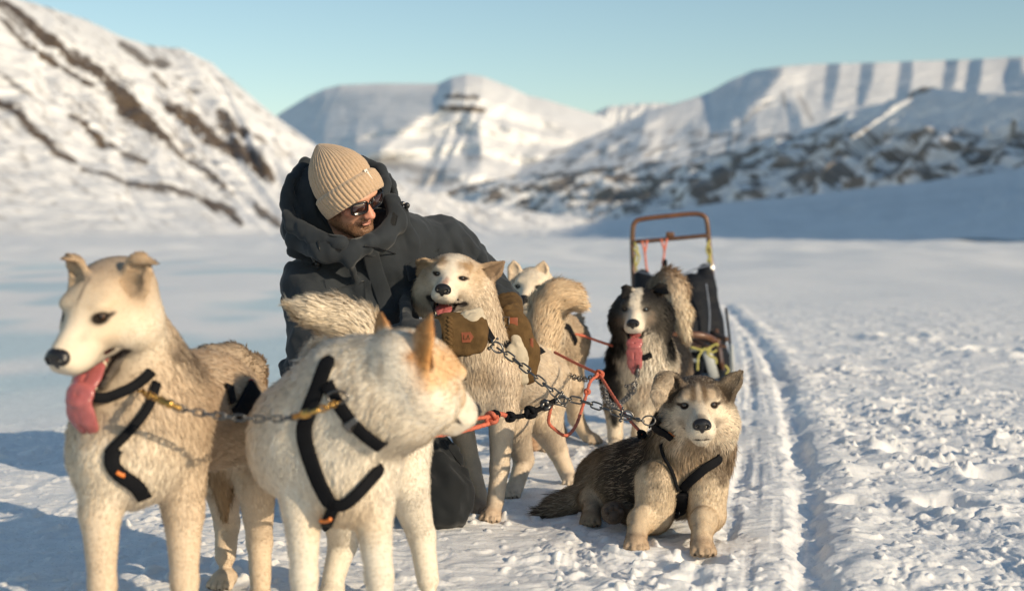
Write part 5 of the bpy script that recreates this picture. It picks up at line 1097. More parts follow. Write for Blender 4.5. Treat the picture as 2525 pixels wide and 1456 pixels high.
    V = np.concatenate(V); n = len(hh); I = (np.arange(n - 1)[:, None] * na + np.arange(na)[None]).ravel(); J = (np.arange(n - 1)[:, None] * na + (np.arange(na)[None] + 1) % na).ravel()
    hat = mkmesh('beanie', V, np.stack([I, J, J + na, I + na], 1), M_KNIT, root)
    HS = SDF(); HS.cone(bc, bc + ax * .06, .108, .108, .001)
    # cloth label on the cuff
    lp = P(906, 432, 4.30); nrm_l = nrm(lp - (bc + ax * .05)); lu = nrm(ax - nrm_l * (ax @ nrm_l)); R = np.stack([np.cross(lu, nrm_l), nrm_l, lu], 1); hp = bc + ax * .062 + nrm_l * .1075
    tr = P(906, 432, 4.38); ml = MB(); cc = None
    for dd in np.linspace(4.2, 4.5, 200):
        q = P(907, 431, dd); rel = q - bc; hx = rel @ ax; rad = np.linalg.norm(rel - ax * hx)
        if rad < .109: cc = q; break
    nl = nrm((cc - bc) - ax * ((cc - bc) @ ax)); R = np.stack([np.cross(nl, ax), nl, ax], 1); ml.box(cc + nl * .002, (.013, .0022, .036), R, .0008); lb = ml.build('fabric_label', M_WHITEP, hat)
    mk = MB(); mk.box(cc + nl * .0036 + ax * .010, (.004, .0008, .0035), R); mk.box(cc + nl * .0036 - ax * .008, (.003, .0008, .006), R); mk.build('label_print', M_BLACKP, lb)
    # ---- parka
    S = SDF()
    S.cone(P(925, 660, 4.57), P(905, 800, 4.58), .150, .150, .05); S.cone(P(905, 800, 4.58), P(890, 985, 4.60), .150, .172, .05)
    S.cone(P(790, 695, 4.50), P(930, 640, 4.56), .098, .13, .06); S.cone(P(930, 640, 4.56), P(1080, 622, 4.66), .13, .112, .06)
    S.ell(P(960, 580, 4.54), (.11, .10, .06), .05); S.ell(P(760, 920, 4.56), (.07, .10, .10), .06)
    # sleeves
    S.cone(P(775, 715, 4.46), P(784, 860, 4.38), .100, .083, .04); S.cone(P(784, 862, 4.38), P(930, 868, 4.26), .083, .070, .03); S.cone(P(930, 868, 4.26), P(1062, 832, 4.20), .070, .060, .03)
    S.cone(P(1098, 625, 4.68), P(1166, 682, 4.72), .104, .082, .04); S.cone(P(1166, 682, 4.72), P(1238, 745, 4.64), .082, .062, .03); S.cone(P(1170, 625, 4.74), P(1188, 620, 4.74), .03, .012, .02)
    # hood, collar
    HD = SDF(); hc = P(845, 500, 4.52); HD.ell(hc, (.176, .150, .158), .02); HD.ell(P(760, 560, 4.50), (.085, .09, .075), .04)
    HD.ell(P(878, 475, 4.36), (.132, .215, .150), .012, cut=True); HD.ell(P(880, 540, 4.36), (.085, .12, .07), .01, cut=True)
    rim = [P(*q) for q in ((792, 412, 4.50), (752, 400, 4.46), (716, 440, 4.42), (703, 505, 4.40), (722, 560, 4.36), (775, 590, 4.32), (840, 600, 4.29))]
    HD.chain(rim, [.010, .012, .014, .015, .018, .022, .020], .012)
    rim2 = [P(*q) for q in ((905, 402, 4.52), (940, 418, 4.50), (950, 450, 4.46), (945, 485, 4.44))]
    HD.chain(rim2, [.010, .014, .016, .014], .012)
    S.chain([P(*q) for q in ((735, 588, 4.38), (800, 612, 4.32), (870, 618, 4.31), (915, 600, 4.33))], [.034, .034, .030, .026], .02)
    S.chain([P(*q) for q in ((962, 505, 4.44), (975, 545, 4.42), (940, 590, 4.37), (915, 612, 4.36))], [.028, .034, .030, .024], .02)
    S.ell(P(895, 520, 4.40), (.075, .13, .085), .01, cut=True)
    fl_ = [([(716, 660), (760, 720), (800, 790)], .016, .02, .6), ([(700, 740), (745, 790), (810, 830)], .015, .02, .6), ([(735, 820), (790, 840), (860, 835)], .014, .02, .6), ([(810, 690), (850, 760), (905, 850)], .014, .025, .6),
           ([(860, 640), (880, 700), (900, 760)], .012, .02, .6), ([(1000, 520), (1015, 600), (1010, 680)], .012, .02, .6), ([(1060, 540), (1085, 610), (1090, 690)], .014, .02, .6), ([(1110, 560), (1130, 610), (1135, 650)], .014, .018, .5),
           ([(1150, 590), (1190, 650), (1205, 690)], .013, .018, .5), ([(1150, 640), (1200, 680), (1250, 700)], .012, .018, .5), ([(1190, 700), (1230, 715), (1275, 740)], .010, .015, .5), ([(975, 640), (1000, 720), (1000, 800)], .012, .02, .6),
           ([(770, 880), (850, 895), (930, 890)], .014, .02, .5), ([(700, 900), (740, 960), (800, 1000)], .016, .02, .5), ([(720, 620), (770, 640), (850, 650)], .013, .02, .5), ([(1185, 612), (1188, 640)], .014, .012, .2)]
    folds(S, fl_, 4.0, 5.0); U = SDF(); U.ev = lambda p: np.minimum(S.ev(p), HD.ev(p))
    folds(HD, [([(712, 470), (730, 520), (748, 570)], .010, .015, .4), ([(706, 530), (745, 555), (800, 585)], .010, .015, .4), ([(735, 420), (728, 470), (738, 520)], .008, .012, .4), ([(960, 430), (968, 460), (962, 490)], .008, .01, .4)], 4.0, 5.0)
    jk = wrinkled(S, .0070, .0075, 9, 61, 'parka', M_JACKET, root)
    hd = wrinkled(HD, .0060, .0052, 12, 71, 'hood', M_JACKET, jk)
    # dark lining inside the hood
    LN = SDF(); LN.ell(P(852, 498, 4.50), (.160, .13, .146), .01); LN.ell(P(884, 478, 4.35), (.124, .225, .142), .01, cut=True); V, Q, N = LN.mesh(.007); mkmesh('hood_lining', V, Q, M_LINING, jk)
    strap(S, [march(S, *q, 3.9, 5.2) for q in ((908, 622), (925, 670), (945, 730), (955, 800), (952, 880), (945, 960))], .052, .004, 'placket', M_JACKET, jk, th=.003)
    patch(S, [(830, 712), (897, 690), (900, 738), (838, 752)], 'pocket_flap', M_JACKET, jk, th=.005); patch(S, [(995, 652), (1083, 612), (1092, 652), (1006, 692)], 'pocket_flap', M_JACKET, jk, th=.005)
    patch(S, [(745, 700), (800, 690), (815, 770), (760, 790)], 'sleeve_pocket', M_JACKET, jk, th=.0015)
    patch(U, [(957, 524), (984, 518), (975, 556), (947, 560)], 'velcro_patch', M_VELCRO, jk, off=.002); patch(U, [(808, 596), (846, 604), (840, 620), (806, 612)], 'velcro_patch', M_VELCRO, jk, off=.002)
    # zip teeth along both collar edges
    for nm, L_ in (('zip', [(806, 578), (840, 588), (870, 590), (896, 584)]), ('zip', [(934, 535), (942, 518), (955, 500)])):
        pts = spline([march(U, u, v, 4.0, 4.8) - CF * .003 for u, v in L_], 36); mb = MB()
        for i in range(len(pts) - 1):
            c = (pts[i] + pts[i + 1]) / 2; d_ = nrm(pts[i + 1] - pts[i]); mb.box(c, (.0022, .004, .006), np.stack([d_, CF, nrm(np.cross(d_, CF))], 1), .0005)
        mb.build(nm, M_BLACKP, jk)
    # cords, toggles, snap
    def cord(L_, d_off=.004, r=.0016, nm='drawcord', m=M_BLACKP):
        mb = MB(); mb.tube(spline([march(U, u, v, 3.9, 5.0, 220) - CF * d_off for u, v in L_], 30), r, 7); return mb.build(nm, m, jk)
    cord([(783, 592), (788, 612), (795, 634)]); cord([(735, 620), (765, 633), (790, 655), (782, 668)]); cord([(760, 616), (778, 640), (770, 655)]); cord([(900, 606), (935, 612), (975, 626)], r=.0022); cord([(962, 486), (985, 498), (1008, 506)], r=.002)
    for (u, v) in ((775, 634), (783, 650), (1004, 507)):
        p = march(U, u, v, 3.9, 5.0) - CF * .006; mb = MB(); mb.ball(p, (.009, .008, .010)); mb.box(p + CU * -.010, (.008, .008, .012), None, .002); mb.build('cord_lock', M_BLACKP, jk)
    p = march(U, 993, 502, 3.9, 5.0) - CF * .003; mb = MB(); mb.ball(p, (.008, .005, .008)); mb.build('snap', M_STEEL, jk)
    # ---- trousers
    T = SDF(); T.ell(P(905, 1030, 4.58), (.165, .13, .10), .05); T.cone(P(975, 1035, 4.52), P(1085, 1225, 4.30), .115, .098, .04); T.cone(P(1080, 1238, 4.30), P(1060, 1262, 4.80), .088, .070, .04); T.cone(P(1060, 1262, 4.8), P(1055, 1265, 5.0), .06, .05, .03)
    T.cone(P(870, 1045, 4.55), P(850, 1225, 4.32), .115, .098, .04); T.cone(P(850, 1240, 4.32), P(860, 1262, 4.85), .088, .065, .04)
    folds(T, [([(1050, 1080), (1085, 1130), (1110, 1200)], .014, .02, .5), ([(1020, 1130), (1060, 1190), (1120, 1250)], .014, .02, .5), ([(1075, 1070), (1120, 1110), (1145, 1170)], .012, .02, .5), ([(1030, 1230), (1080, 1270), (1140, 1275)], .013, .02, .5), ([(1000, 1080), (1030, 1150), (1050, 1240)], .013, .02, .5)], 3.9, 5.0)
    tr = wrinkled(T, .0085, .0065, 11, 81, 'trousers', M_TROUSER, root)
    mb = MB(); mb.tube(spline([march(T, u, v, 3.9, 5.0) - CF * .003 for u, v in ((1090, 1075), (1110, 1110), (1140, 1150), (1150, 1165))], 24), .0018, 6); mb.build('leg_cord', M_BLACKP, tr)
    for sx, u in ((0, 1050), (1, 868)):
        B = SDF(); B.cone(P(u, 1262, 5.0), P(u, 1262, 5.22), .052, .055, .02); B.ell(P(u, 1215, 5.25), (.05, .035, .10), .02); V, Q, N = B.mesh(.009); mkmesh('boot', V, Q, M_BLACKP, root)
    # ---- mittens
    A = SDF(); A.cone(P(1066, 832, 4.205), P(1096, 828, 4.20), .056, .060, .01, flat=.7, fd=CF); A.cone(P(1112, 802, 4.195), P(1174, 796, 4.195), .032, .030, .03); A.cone(P(1112, 846, 4.195), P(1172, 846, 4.195), .033, .031, .03); A.cone(P(1112, 824, 4.19), P(1172, 820, 4.19), .034, .032, .03)
    folds(A, [([(1112, 862), (1150, 868), (1185, 860)], .010, .008, .5), ([(1098, 790), (1100, 830), (1098, 866)], .008, .008, .3), ([(1170, 800), (1192, 830), (1185, 862)], .008, .01, .5)], 3.9, 4.5)
    m1 = wrinkled(A, .0045, .0016, 30, 91, 'mitten', M_CANVAS, root)
    Cc = SDF(); Cc.chain([P(1118, 798, 4.19), P(1150, 782, 4.185), P(1184, 768, 4.19)], [.013, .015, .010], .012); Cc.chain([P(1140, 796, 4.18), P(1168, 786, 4.175), P(1190, 784, 4.185)], [.012, .013, .009], .012); Cc.chain([P(1126, 786, 4.182), P(1150, 772, 4.178), P(1186, 760, 4.19)], [.004, .006, .004], .004); Cc.chain([P(1150, 788, 4.17), P(1160, 776, 4.168)], [.004, .003], .003)
    wrinkled(Cc, .0035, .0016, 40, 92, 'leather_palm', M_CREAM, m1)
    mb = MB()
    for i in range(26):       # gathered fringe of the cuff
        t = i / 25; p = march(A, 1108 + 3 * math.sin(i * 2.1), 782 + 86 * t, 3.9, 4.6) - CF * .002; mb.ball(p, (.0075, .006, .0042), n=5)
    mb.build('cuff_edge', M_CANVAS, m1)
    pc = march(A, 1153, 831, 3.9, 4.6) - CF * .0035; e = 1 / FPX * 4.19
    def plate(c, poly, th, m, nm, par):
        V0 = [c + np.array([x * e, 0, -y * e]) for x, y in poly]; k = len(V0); mb = MB(); Vv = np.array(V0 + [p + CF * th for p in V0])
        cen = Vv[:k].mean(0); Vv = np.vstack([Vv, [cen - CF * .0006]]); mb.add(Vv, [(i, i + k, (i + 1) % k + k, (i + 1) % k) for i in range(k)], [(2 * k, i, (i + 1) % k) for i in range(k)]); return mb.build(nm, m, par, smooth=False)
    lp = plate(pc, [(-15, -12), (7, -13), (15, -1), (7, 12), (-13, 13)], .004, M_LEATHER, 'leather_patch', m1)
    mb = MB()
    for a, b in (((-9, 5), (-9, -6)), ((-9, 5), (-3, 5)), ((-2, 5), (2, -7)), ((2, -7), (5, 5)), ((0, 0), (4, 0))):
        mb.tube([pc - CF * .0012 + np.array([a[0] * e, 0, -a[1] * e]), pc - CF * .0012 + np.array([b[0] * e, 0, -b[1] * e])], .0009, 6)
    mb.build('stamped_mark', M_CANVAS, lp)
    dm = (march(S_C, 1285, 880, 4.2, 5.4) - CO) @ CF; dm = min(dm, 4.72) - .035; print('mitt depth', dm)
    B = SDF(); B.cone(P(1244, 752, 4.60), P(1252, 790, dm + .02), .058, .050, .02, flat=.75, fd=CF); B.cone(P(1252, 792, dm + .02), P(1268, 812, dm), .048, .046, .01, flat=.7, fd=CF)
    B.cone(P(1266, 816, dm), P(1292, 872, dm - .005), .050, .046, .015, flat=.55, fd=CF); B.cone(P(1292, 872, dm - .005), P(1302, 925, dm), .046, .028, .015, flat=.55, fd=CF)
    folds(B, [([(1225, 770), (1255, 775), (1285, 790)], .009, .01, .4), ([(1230, 800), (1262, 806), (1300, 806)], .007, .008, .3), ([(1232, 790), (1250, 760), (1270, 750)], .008, .01, .5)], 4.0, 5.0)
    m2 = wrinkled(B, .0045, .0016, 30, 93, 'mitten', M_CANVAS, root)
    Cc = SDF(); q = dm - .032; Cc.chain([P(1272, 835, q), P(1280, 880, q), P(1288, 935, q + .01)], [.016, .024, .019], .012, flat=.6, fd=CF); Cc.chain([P(1255, 862, q - .005), P(1254, 880, q - .008)], [.013, .013], .01); Cc.chain([P(1256, 872, q), P(1275, 850, q)], [.013, .012], .012)
    wrinkled(Cc, .0035, .0018, 40, 94, 'leather_palm', M_CREAM, m2)
    mb = MB(); c = march(B, 1252, 793, 4.0, 5.0) - CF * .004; mb.box(c + [.018, 0, 0], (.026, .005, .028), None, .002); mb.build('leather_tab', M_LEATHER, m2)
    mb = MB(); mb.tube([c + np.array(v) for v in ((-.014, -.003, -.016), (-.014, -.003, .016), (.004, -.003, .016), (.004, -.003, -.016))], .0018, 6, close=True); mb.build('buckle', M_STEEL, m2)
    mb = MB(); mb.box(c + [-.018, .002, 0], (.035, .004, .024), None, .0015); mb.build('strap', M_CANVAS, m2)
    c = march(B, 1311, 845, 4.0, 5.0) - CF * .003; mb = MB(); mb.box(c, (.010, .004, .030), None, .0015); mb.build('leather_tab', M_LEATHER, m2)
    print('man', time.time() - t0); return S
S_M = make_man()
# ================================================================== HARNESSES AND COLLARS (worn: children of each dog)
def ring(S, c, ax, w, off, nm, par, th=.003, R=.25):
    p = ring_pts(S, c, ax, R, 44); p = np.array(p[:-1] + p[:3])
    for _ in range(3): p[1:-1] = (p[:-2] + p[1:-1] * 2 + p[2:]) / 4
    return strap(S, list(p), w, off, nm, M_WEB, par, th=th, n=90, sink=0, relax=3)
def mk(S, L, d0, d1): return [march(S, u, v, d0, d1) for u, v in L]
hb, *_ = strap(S_B, mk(S_B, [(824, 880), (806, 905), (792, 950), (768, 1010), (752, 1060), (765, 1120), (790, 1185), (812, 1225), (826, 1250)], 2.3, 3.6), .033, .010, 'harness', M_WEB, R_B, th=.003, relax=8, sink=.03)
strap(S_B, mk(S_B, [(822, 1235), (845, 1240), (868, 1225), (900, 1190), (940, 1140)], 2.3, 3.6), .024, .012, 'harness_strap', M_WEB, R_B, th=.003, sink=.03)
strap(S_B, mk(S_B, [(820, 1240), (812, 1275), (800, 1308)], 2.3, 3.6), .024, .012, 'harness_strap', M_WEB, R_B, sink=.03)
strap(S_B, mk(S_B, [(795, 1268), (812, 1270), (826, 1264)], 2.3, 3.6), .007, .016, 'orange_patch', M_ORANGE, hb)
cb, *_ = strap(S_B, mk(S_B, [(806, 938), (815, 955), (832, 985), (862, 1025), (900, 1062), (935, 1086), (958, 1100)], 2.3, 3.6), .026, .014, 'collar', M_WEB, R_B, th=.003)
strap(S_B, mk(S_B, [(868, 1030), (874, 1036), (880, 1042)], 2.3, 3.6), .034, .022, 'buckle', M_STEEL, cb)
ca, *_ = strap(S_A, mk(S_A, [(205, 966), (225, 974), (262, 978), (300, 968), (335, 952), (365, 926), (380, 905)], 2.2, 3.6), .021, .009, 'collar', M_WEB, R_A, th=.003)
ha, *_ = strap(S_A, mk(S_A, [(392, 925), (380, 960), (368, 1000), (345, 1035), (310, 1075), (275, 1110), (262, 1130)], 2.2, 3.6), .019, .008, 'harness', M_WEB, R_A, th=.003)
strap(S_A, mk(S_A, [(300, 1090), (278, 1120), (278, 1148), (300, 1170), (334, 1192), (350, 1214), (362, 1234)], 2.2, 3.6), .030, .009, 'harness', M_WEB, R_A, th=.003)
strap(S_A, mk(S_A, [(284, 1158), (296, 1164), (308, 1166)], 2.2, 3.6), .008, .015, 'orange_patch', M_ORANGE, ha)
strap(S_A, mk(S_A, [(624, 950), (608, 975), (588, 1005), (568, 1030)], 2.6, 4.0), .040, .012, 'harness', M_WEB, R_A, th=.004)
strap(S_A, mk(S_A, [(556, 945), (562, 975), (568, 1000)], 2.6, 4.0), .026, .010, 'harness_strap', M_WEB, R_A)
cf, *_ = strap(S_F, mk(S_F, [(1606, 1030), (1620, 1046), (1642, 1062), (1664, 1076)], 3.5, 4.6), .024, .012, 'collar', M_WEB, R_F, th=.003, sink=.04)
hf, *_ = strap(S_F, mk(S_F, [(1633, 1078), (1640, 1115), (1648, 1155), (1662, 1195), (1672, 1215)], 3.5, 4.6), .010, .010, 'harness_strap', M_WEB, R_F)
strap(S_F, mk(S_F, [(1786, 1112), (1752, 1144), (1722, 1172), (1698, 1192), (1674, 1212)], 3.5, 4.6), .026, .010, 'harness', M_WEB, R_F, th=.003)
pf, pp, pg, ps = strap(S_F, mk(S_F, [(1676, 1205), (1670, 1225), (1668, 1250), (1664, 1278)], 3.5, 4.6), .040, .010, 'harness_pad', M_WEB, R_F, th=.004)
def text(body, size, c, right, upv, m, parent, name='lettering', th=.0006):
    cu = bpy.data.curves.new(name, 'FONT'); cu.body = body; cu.size = size; cu.extrude = th; cu.align_x = 'CENTER'; cu.align_y = 'CENTER'
    t = bpy.data.objects.new(name, cu); sc.collection.objects.link(t); dg = bpy.context.evaluated_depsgraph_get(); me = bpy.data.meshes.new_from_object(t.evaluated_get(dg))
    bpy.data.objects.remove(t); r = nrm(right); n = nrm(np.cross(r, upv)); u_ = np.cross(n, r); me.materials.clear(); me.materials.append(m)
    off = np.zeros(3); q = parent
    while q is not None: off += np.array(q.location); q = q.parent
    me.transform(Matrix(((r[0], u_[0], n[0], c[0] - off[0]), (r[1], u_[1], n[1], c[1] - off[1]), (r[2], u_[2], n[2], c[2] - off[2]), (0, 0, 0, 1))))
    me.name = name; o = bpy.data.objects.new(name, me); sc.collection.objects.link(o); o.parent = parent; return o
c = march(S_F, 1669, 1250, 3.5, 4.6) - CF * .018
text('Non-stop\ndogwear', .0085, c, (.05, 0, -1), (1, 0, 0), M_WHITEP, pf); mb = MB(); mb.box(c + CU * .026, (.010, .0015, .010), None, .0005); mb.build('orange_mark', M_ORANGE, pf)
c = march(S_F, 1655, 1068, 3.5, 4.6) - CF * .016; text('nonstop', .007, c, (.75, 0, -.55), (.5, 0, .75), M_ORANGE, cf)
strap(S_C, mk(S_C, [(1188, 800), (1198, 818), (1206, 832), (1212, 842)], 3.9, 4.8), .024, .012, 'collar', M_WEB, R_C, th=.003)
strap(S_C, mk(S_C, [(1215, 840), (1300, 870), (1345, 862)], 3.9, 5.4), .024, .008, 'harness', M_WEB, R_C)
strap(S_C, mk(S_C, [(1128, 938), (1140, 932), (1150, 925)], 3.9, 4.8), .020, .006, 'harness', M_WEB, R_C)
strap(S_E, mk(S_E, [(1545, 862), (1565, 878), (1590, 880), (1612, 868)], 5.4, 6.4), .026, .010, 'collar', M_WEB, R_E)
strap(S_D, mk(S_D, [(1385, 800), (1405, 820), (1420, 850)], 5.4, 6.6), .024, .010, 'harness', M_WEB, R_D)
# ================================================================== CHAINS AND LINES
def link_mesh(c, t, s, L, W, r, m, parent, name='link'):
    "one stadium-shaped link, long axis t, lying in the plane of t and s"
    t = nrm(t); s = nrm(s - t * (s @ t)); a = np.arange(16) / 16 * 2 * math.pi; hl = (L - W) / 2
    pts = [c + t * (hl * np.sign(math.cos(x)) * min(1, abs(math.cos(x)) * 3) + W / 2 * math.cos(x)) + s * (W / 2 * math.sin(x)) for x in a]
    mb = MB(); mb.tube(pts, r, 7, close=True); return mb.build(name, m, parent)
def chain(pts, label, pitch=.029, L=.038, W=.019, r=.0026, m=None, group=None, brass=None, cat='chain', sag=0):
    c = spline(pts, 200)
    if sag: tt = np.linspace(0, 1, len(c)); c[:, 2] -= sag * 4 * tt * (1 - tt)
    seg = np.linalg.norm(np.diff(c, axis=0), axis=1); cum = np.concatenate([[0], np.cumsum(seg)]); n = int(cum[-1] / pitch)
    root = empty('chain', c[0], label, cat, group)
    for i in range(n):
        x = (i + .5) * cum[-1] / n; p = np.array([np.interp(x, cum, c[:, k]) for k in range(3)]); q = np.array([np.interp(x + .004, cum, c[:, k]) for k in range(3)])
        t = nrm(q - p); s0 = nrm(np.cross(t, CF)); s1 = nrm(np.cross(t, s0)); ang = (.5 + .25 * math.sin(i * 1.7)) if i % 2 else (.5 + math.pi / 2 + .25 * math.sin(i * 2.3))
        mm = (M_BRASS if brass and brass(i / n) else (m or M_STEEL)); link_mesh(p, t, s0 * math.cos(ang - .5) + s1 * math.sin(ang - .5), L, W, r, mm, root)
    return root
def shackle(parent, p, t, s, size=.028, r=.003):
    t = nrm(t); s = nrm(s - t * (np.asarray(s) @ t)); a = np.linspace(-.35 * math.pi, 1.35 * math.pi, 22)
    mb = MB(); mb.tube([p + t * size * .62 * math.sin(x) + s * size * .45 * math.cos(x) for x in a], r, 8); mb.build('shackle', M_STEEL, parent)
    e1 = p - t * size * .55; mb = MB(); mb.tube([e1 - s * size * .55, e1, e1 + s * size * .62], [r * .9] * 3, 8); mb.ball(e1 - s * size * .6, r * 1.9, n=6); mb.ball(e1 + s * size * .66, r * 1.5, n=6); mb.build('shackle_pin', M_STEEL, parent)
def swivel(parent, a, b, r=.006, m=None):
    a = np.array(a); b = np.array(b); mb = MB(); mb.tube([a, a * .7 + b * .3, a * .65 + b * .35, a * .4 + b * .6, a * .35 + b * .65, b], [r * .6, r * .6, r, r, r * .5, r * .6], 8); mb.build('swivel_snap', m or M_STEEL, parent)
K1 = P(1380, 978, 4.14); a0 = P(1205, 832, 4.22)
ch = chain([P(1228, 858, 4.20), P(1270, 888, 4.18), P(1325, 932, 4.15), K1], 'dark steel chain from the held dog\'s collar to the shackle in mid air', group='tether chains')
swivel(ch, a0, P(1218, 850, 4.20)); shackle(ch, P(1226, 856, 4.19), P(1240, 868, 4.19) - P(1226, 856, 4.19), CU, .030)
ch = chain([K1, P(1440, 990, 4.12), P(1500, 1010, 4.08), P(1555, 1028, 4.04)], 'dark steel chain from the mid-air shackle to the lying dog\'s collar', group='tether chains')
shackle(ch, P(1546, 1024, 4.03), (1, 0, -.2), CU, .028); swivel(ch, P(1560, 1030, 4.02), P(1588, 1038, 4.0)); shackle(ch, K1 + [0, -.005, -.006], (.2, 0, 1), (1, 0, .2), .030)
shackle(ch, P(1388, 984, 4.13), (.8, 0, -.5), (.4, 0, .9), .024)
mb = MB(); rc = P(1600, 1036, 3.99); aa = np.arange(18) / 18 * 2 * math.pi; mb.tube([rc + np.array([.018 * math.cos(x), .004 * math.sin(x), .013 * math.sin(x)]) for x in aa], .0024, 8, close=True); mb.build('ring', M_STEEL, ch)
pa = march(S_A, 352, 962, 2.2, 3.6); pb = march(S_B, 838, 988, 2.2, 3.6)
ch = chain([pa - CF * .02, P(395, 985, 2.72), P(450, 1008, 2.72), P(540, 1024, 2.72), P(640, 1032, 2.72), P(720, 1028, 2.70), P(790, 1008, 2.66), pb - CF * .03], 'thin chain strung between the two front dogs with brass snaps at its ends', pitch=.019, L=.025, W=.012, r=.0021,
           brass=lambda f: f < .26 or f > .80, group='tether chains')
mb = MB(); rc = pb - CF * .035; mb.tube([rc + np.array([.020 * math.cos(x), 0, .012 * math.sin(x) + .01]) for x in aa], .0026, 8, close=True); mb.build('ring', M_STEEL, ch)
swivel(ch, P(395, 985, 2.70), P(445, 1006, 2.70), .009, M_BRASS); swivel(ch, P(725, 1028, 2.68), P(785, 1010, 2.65), .009, M_BRASS)
chain([P(1374, 905, 5.25), P(1405, 925, 5.0), P(1440, 934, 4.85), P(1482, 926, 4.7)], 'chain sagging behind the held dog\'s leg to the red line knot', pitch=.026, L=.034, W=.017, r=.0025, group='tether chains')
ch = chain([march(S_E, 1577, 888, 5.3, 6.5) - CF * .02, P(1570, 925, 5.76), P(1562, 955, 5.72), P(1548, 978, 5.6), P(1518, 1000, 5.3), P(1496, 985, 5.0), P(1486, 940, 4.75)], 'chain hanging from the black and white dog\'s neck', pitch=.030, L=.040, W=.020, r=.0029, group='tether chains')
shackle(ch, P(1558, 958, 5.68), (.3, 0, -1), (1, 0, .3), .034, .0036); swivel(ch, P(1574, 900, 5.78), P(1570, 925, 5.75), .009)
def rope(pts, r, m, label, name='rope', knots=(), group='lines between the dogs', cat='rope'):
    root = None; mb = MB(); c = spline(pts, 90); n = len(c)
    # gently laid cord: the surface bulges along its length
    rr = r * (1 + .12 * np.sin(np.arange(n) * 1.9)); mb.tube(c, rr, 9)
    if knots:
        root = empty(name, c[0], label, cat, group); mb.build('cord', m, root)
        for p, s_, mm in knots:
            k = MB(); t = np.linspace(0, 4 * math.pi, 40); k.tube([np.array(p) + s_ * np.array([math.cos(x) * (1 + .3 * math.cos(1.5 * x)), .8 * math.sin(1.5 * x), math.sin(x) * (1 + .3 * math.cos(1.5 * x))]) for x in t], r * .9, 7); k.build('knot', mm, root)
        return root
    o = mb.build(name, m); tag(o, label, cat, group); return o
kn = P(1478, 922, 4.62)
rope([P(1368, 868, 4.95), P(1420, 895, 4.8), kn], .0048, M_RED, 'orange red cord from behind the brown mitten to the knot', knots=[(kn, .010, M_RED)])
rope([kn, P(1505, 965, 4.5), P(1545, 1025, 4.3), P(1580, 1065, 4.18), march(S_F, 1592, 1080, 3.6, 4.7)], .0048, M_RED, 'orange red cord from the knot down to the lying dog\'s back', knots=[(P(1582, 1070, 4.17), .009, M_WEB)])
rope([P(1364, 985, 4.15), P(1356, 1015, 4.16), P(1353, 1040, 4.18), P(1366, 1056, 4.2), P(1395, 1073, 4.25), P(1418, 1052, 4.32), P(1434, 1010, 4.4), P(1446, 972, 4.5), P(1456, 940, 4.56), kn], .0050, M_RED, 'slack loop of orange red cord hanging before the held dog\'s hind leg', knots=[(P(1448, 965, 4.5), .006, M_RED)])
bk = rope([P(1372, 985, 4.14), P(1350, 996, 4.13), P(1325, 1010, 4.12), P(1290, 1024, 4.11), P(1252, 1027, 4.10)], .0075, M_WEB, 'thick black lashing between the shackle and the orange towline', knots=[(P(1308, 1016, 4.115), .012, M_WEB), (P(1258, 1027, 4.10), .009, M_WEB), (P(1345, 998, 4.13), .010, M_STEEL)])
rope([P(1252, 1027, 4.10), P(1236, 1020, 4.08), P(1216, 1024, 4.06), P(1210, 1040, 4.05), P(1190, 1048, 4.03), P(1120, 1066, 3.95), P(1020, 1080, 3.85), P(900, 1100, 3.72)], .0068, M_RED, 'orange towline passing behind the white front dog\'s muzzle', knots=[(P(1212, 1030, 4.05), .013, M_RED), (P(1221, 1022, 4.06), .008, M_WEB)])
rope([P(1212, 1026, 4.05), P(1180, 1030, 4.02), P(1150, 1034, 3.98), P(1100, 1040, 3.9)], .0062, M_RED, 'second orange strand of the towline beside the muzzle')
rope([march(S_D, 1418, 823, 5.6, 6.8), P(1440, 828, 5.9), P(1480, 842, 5.9), P(1510, 852, 5.95)], .0055, M_RED, 'orange cord between the two rear dogs', knots=[(P(1428, 826, 5.92), .010, M_RED)])
rope([march(S_A, 622, 938, 2.6, 4.0) - CF * .02, P(640, 952, 3.4), P(662, 970, 3.5), P(690, 1000, 3.7)], .0058, M_RED, 'orange cord tied behind the tan front dog\'s rump', knots=[(P(624, 942, 3.33), .008, M_RED)])
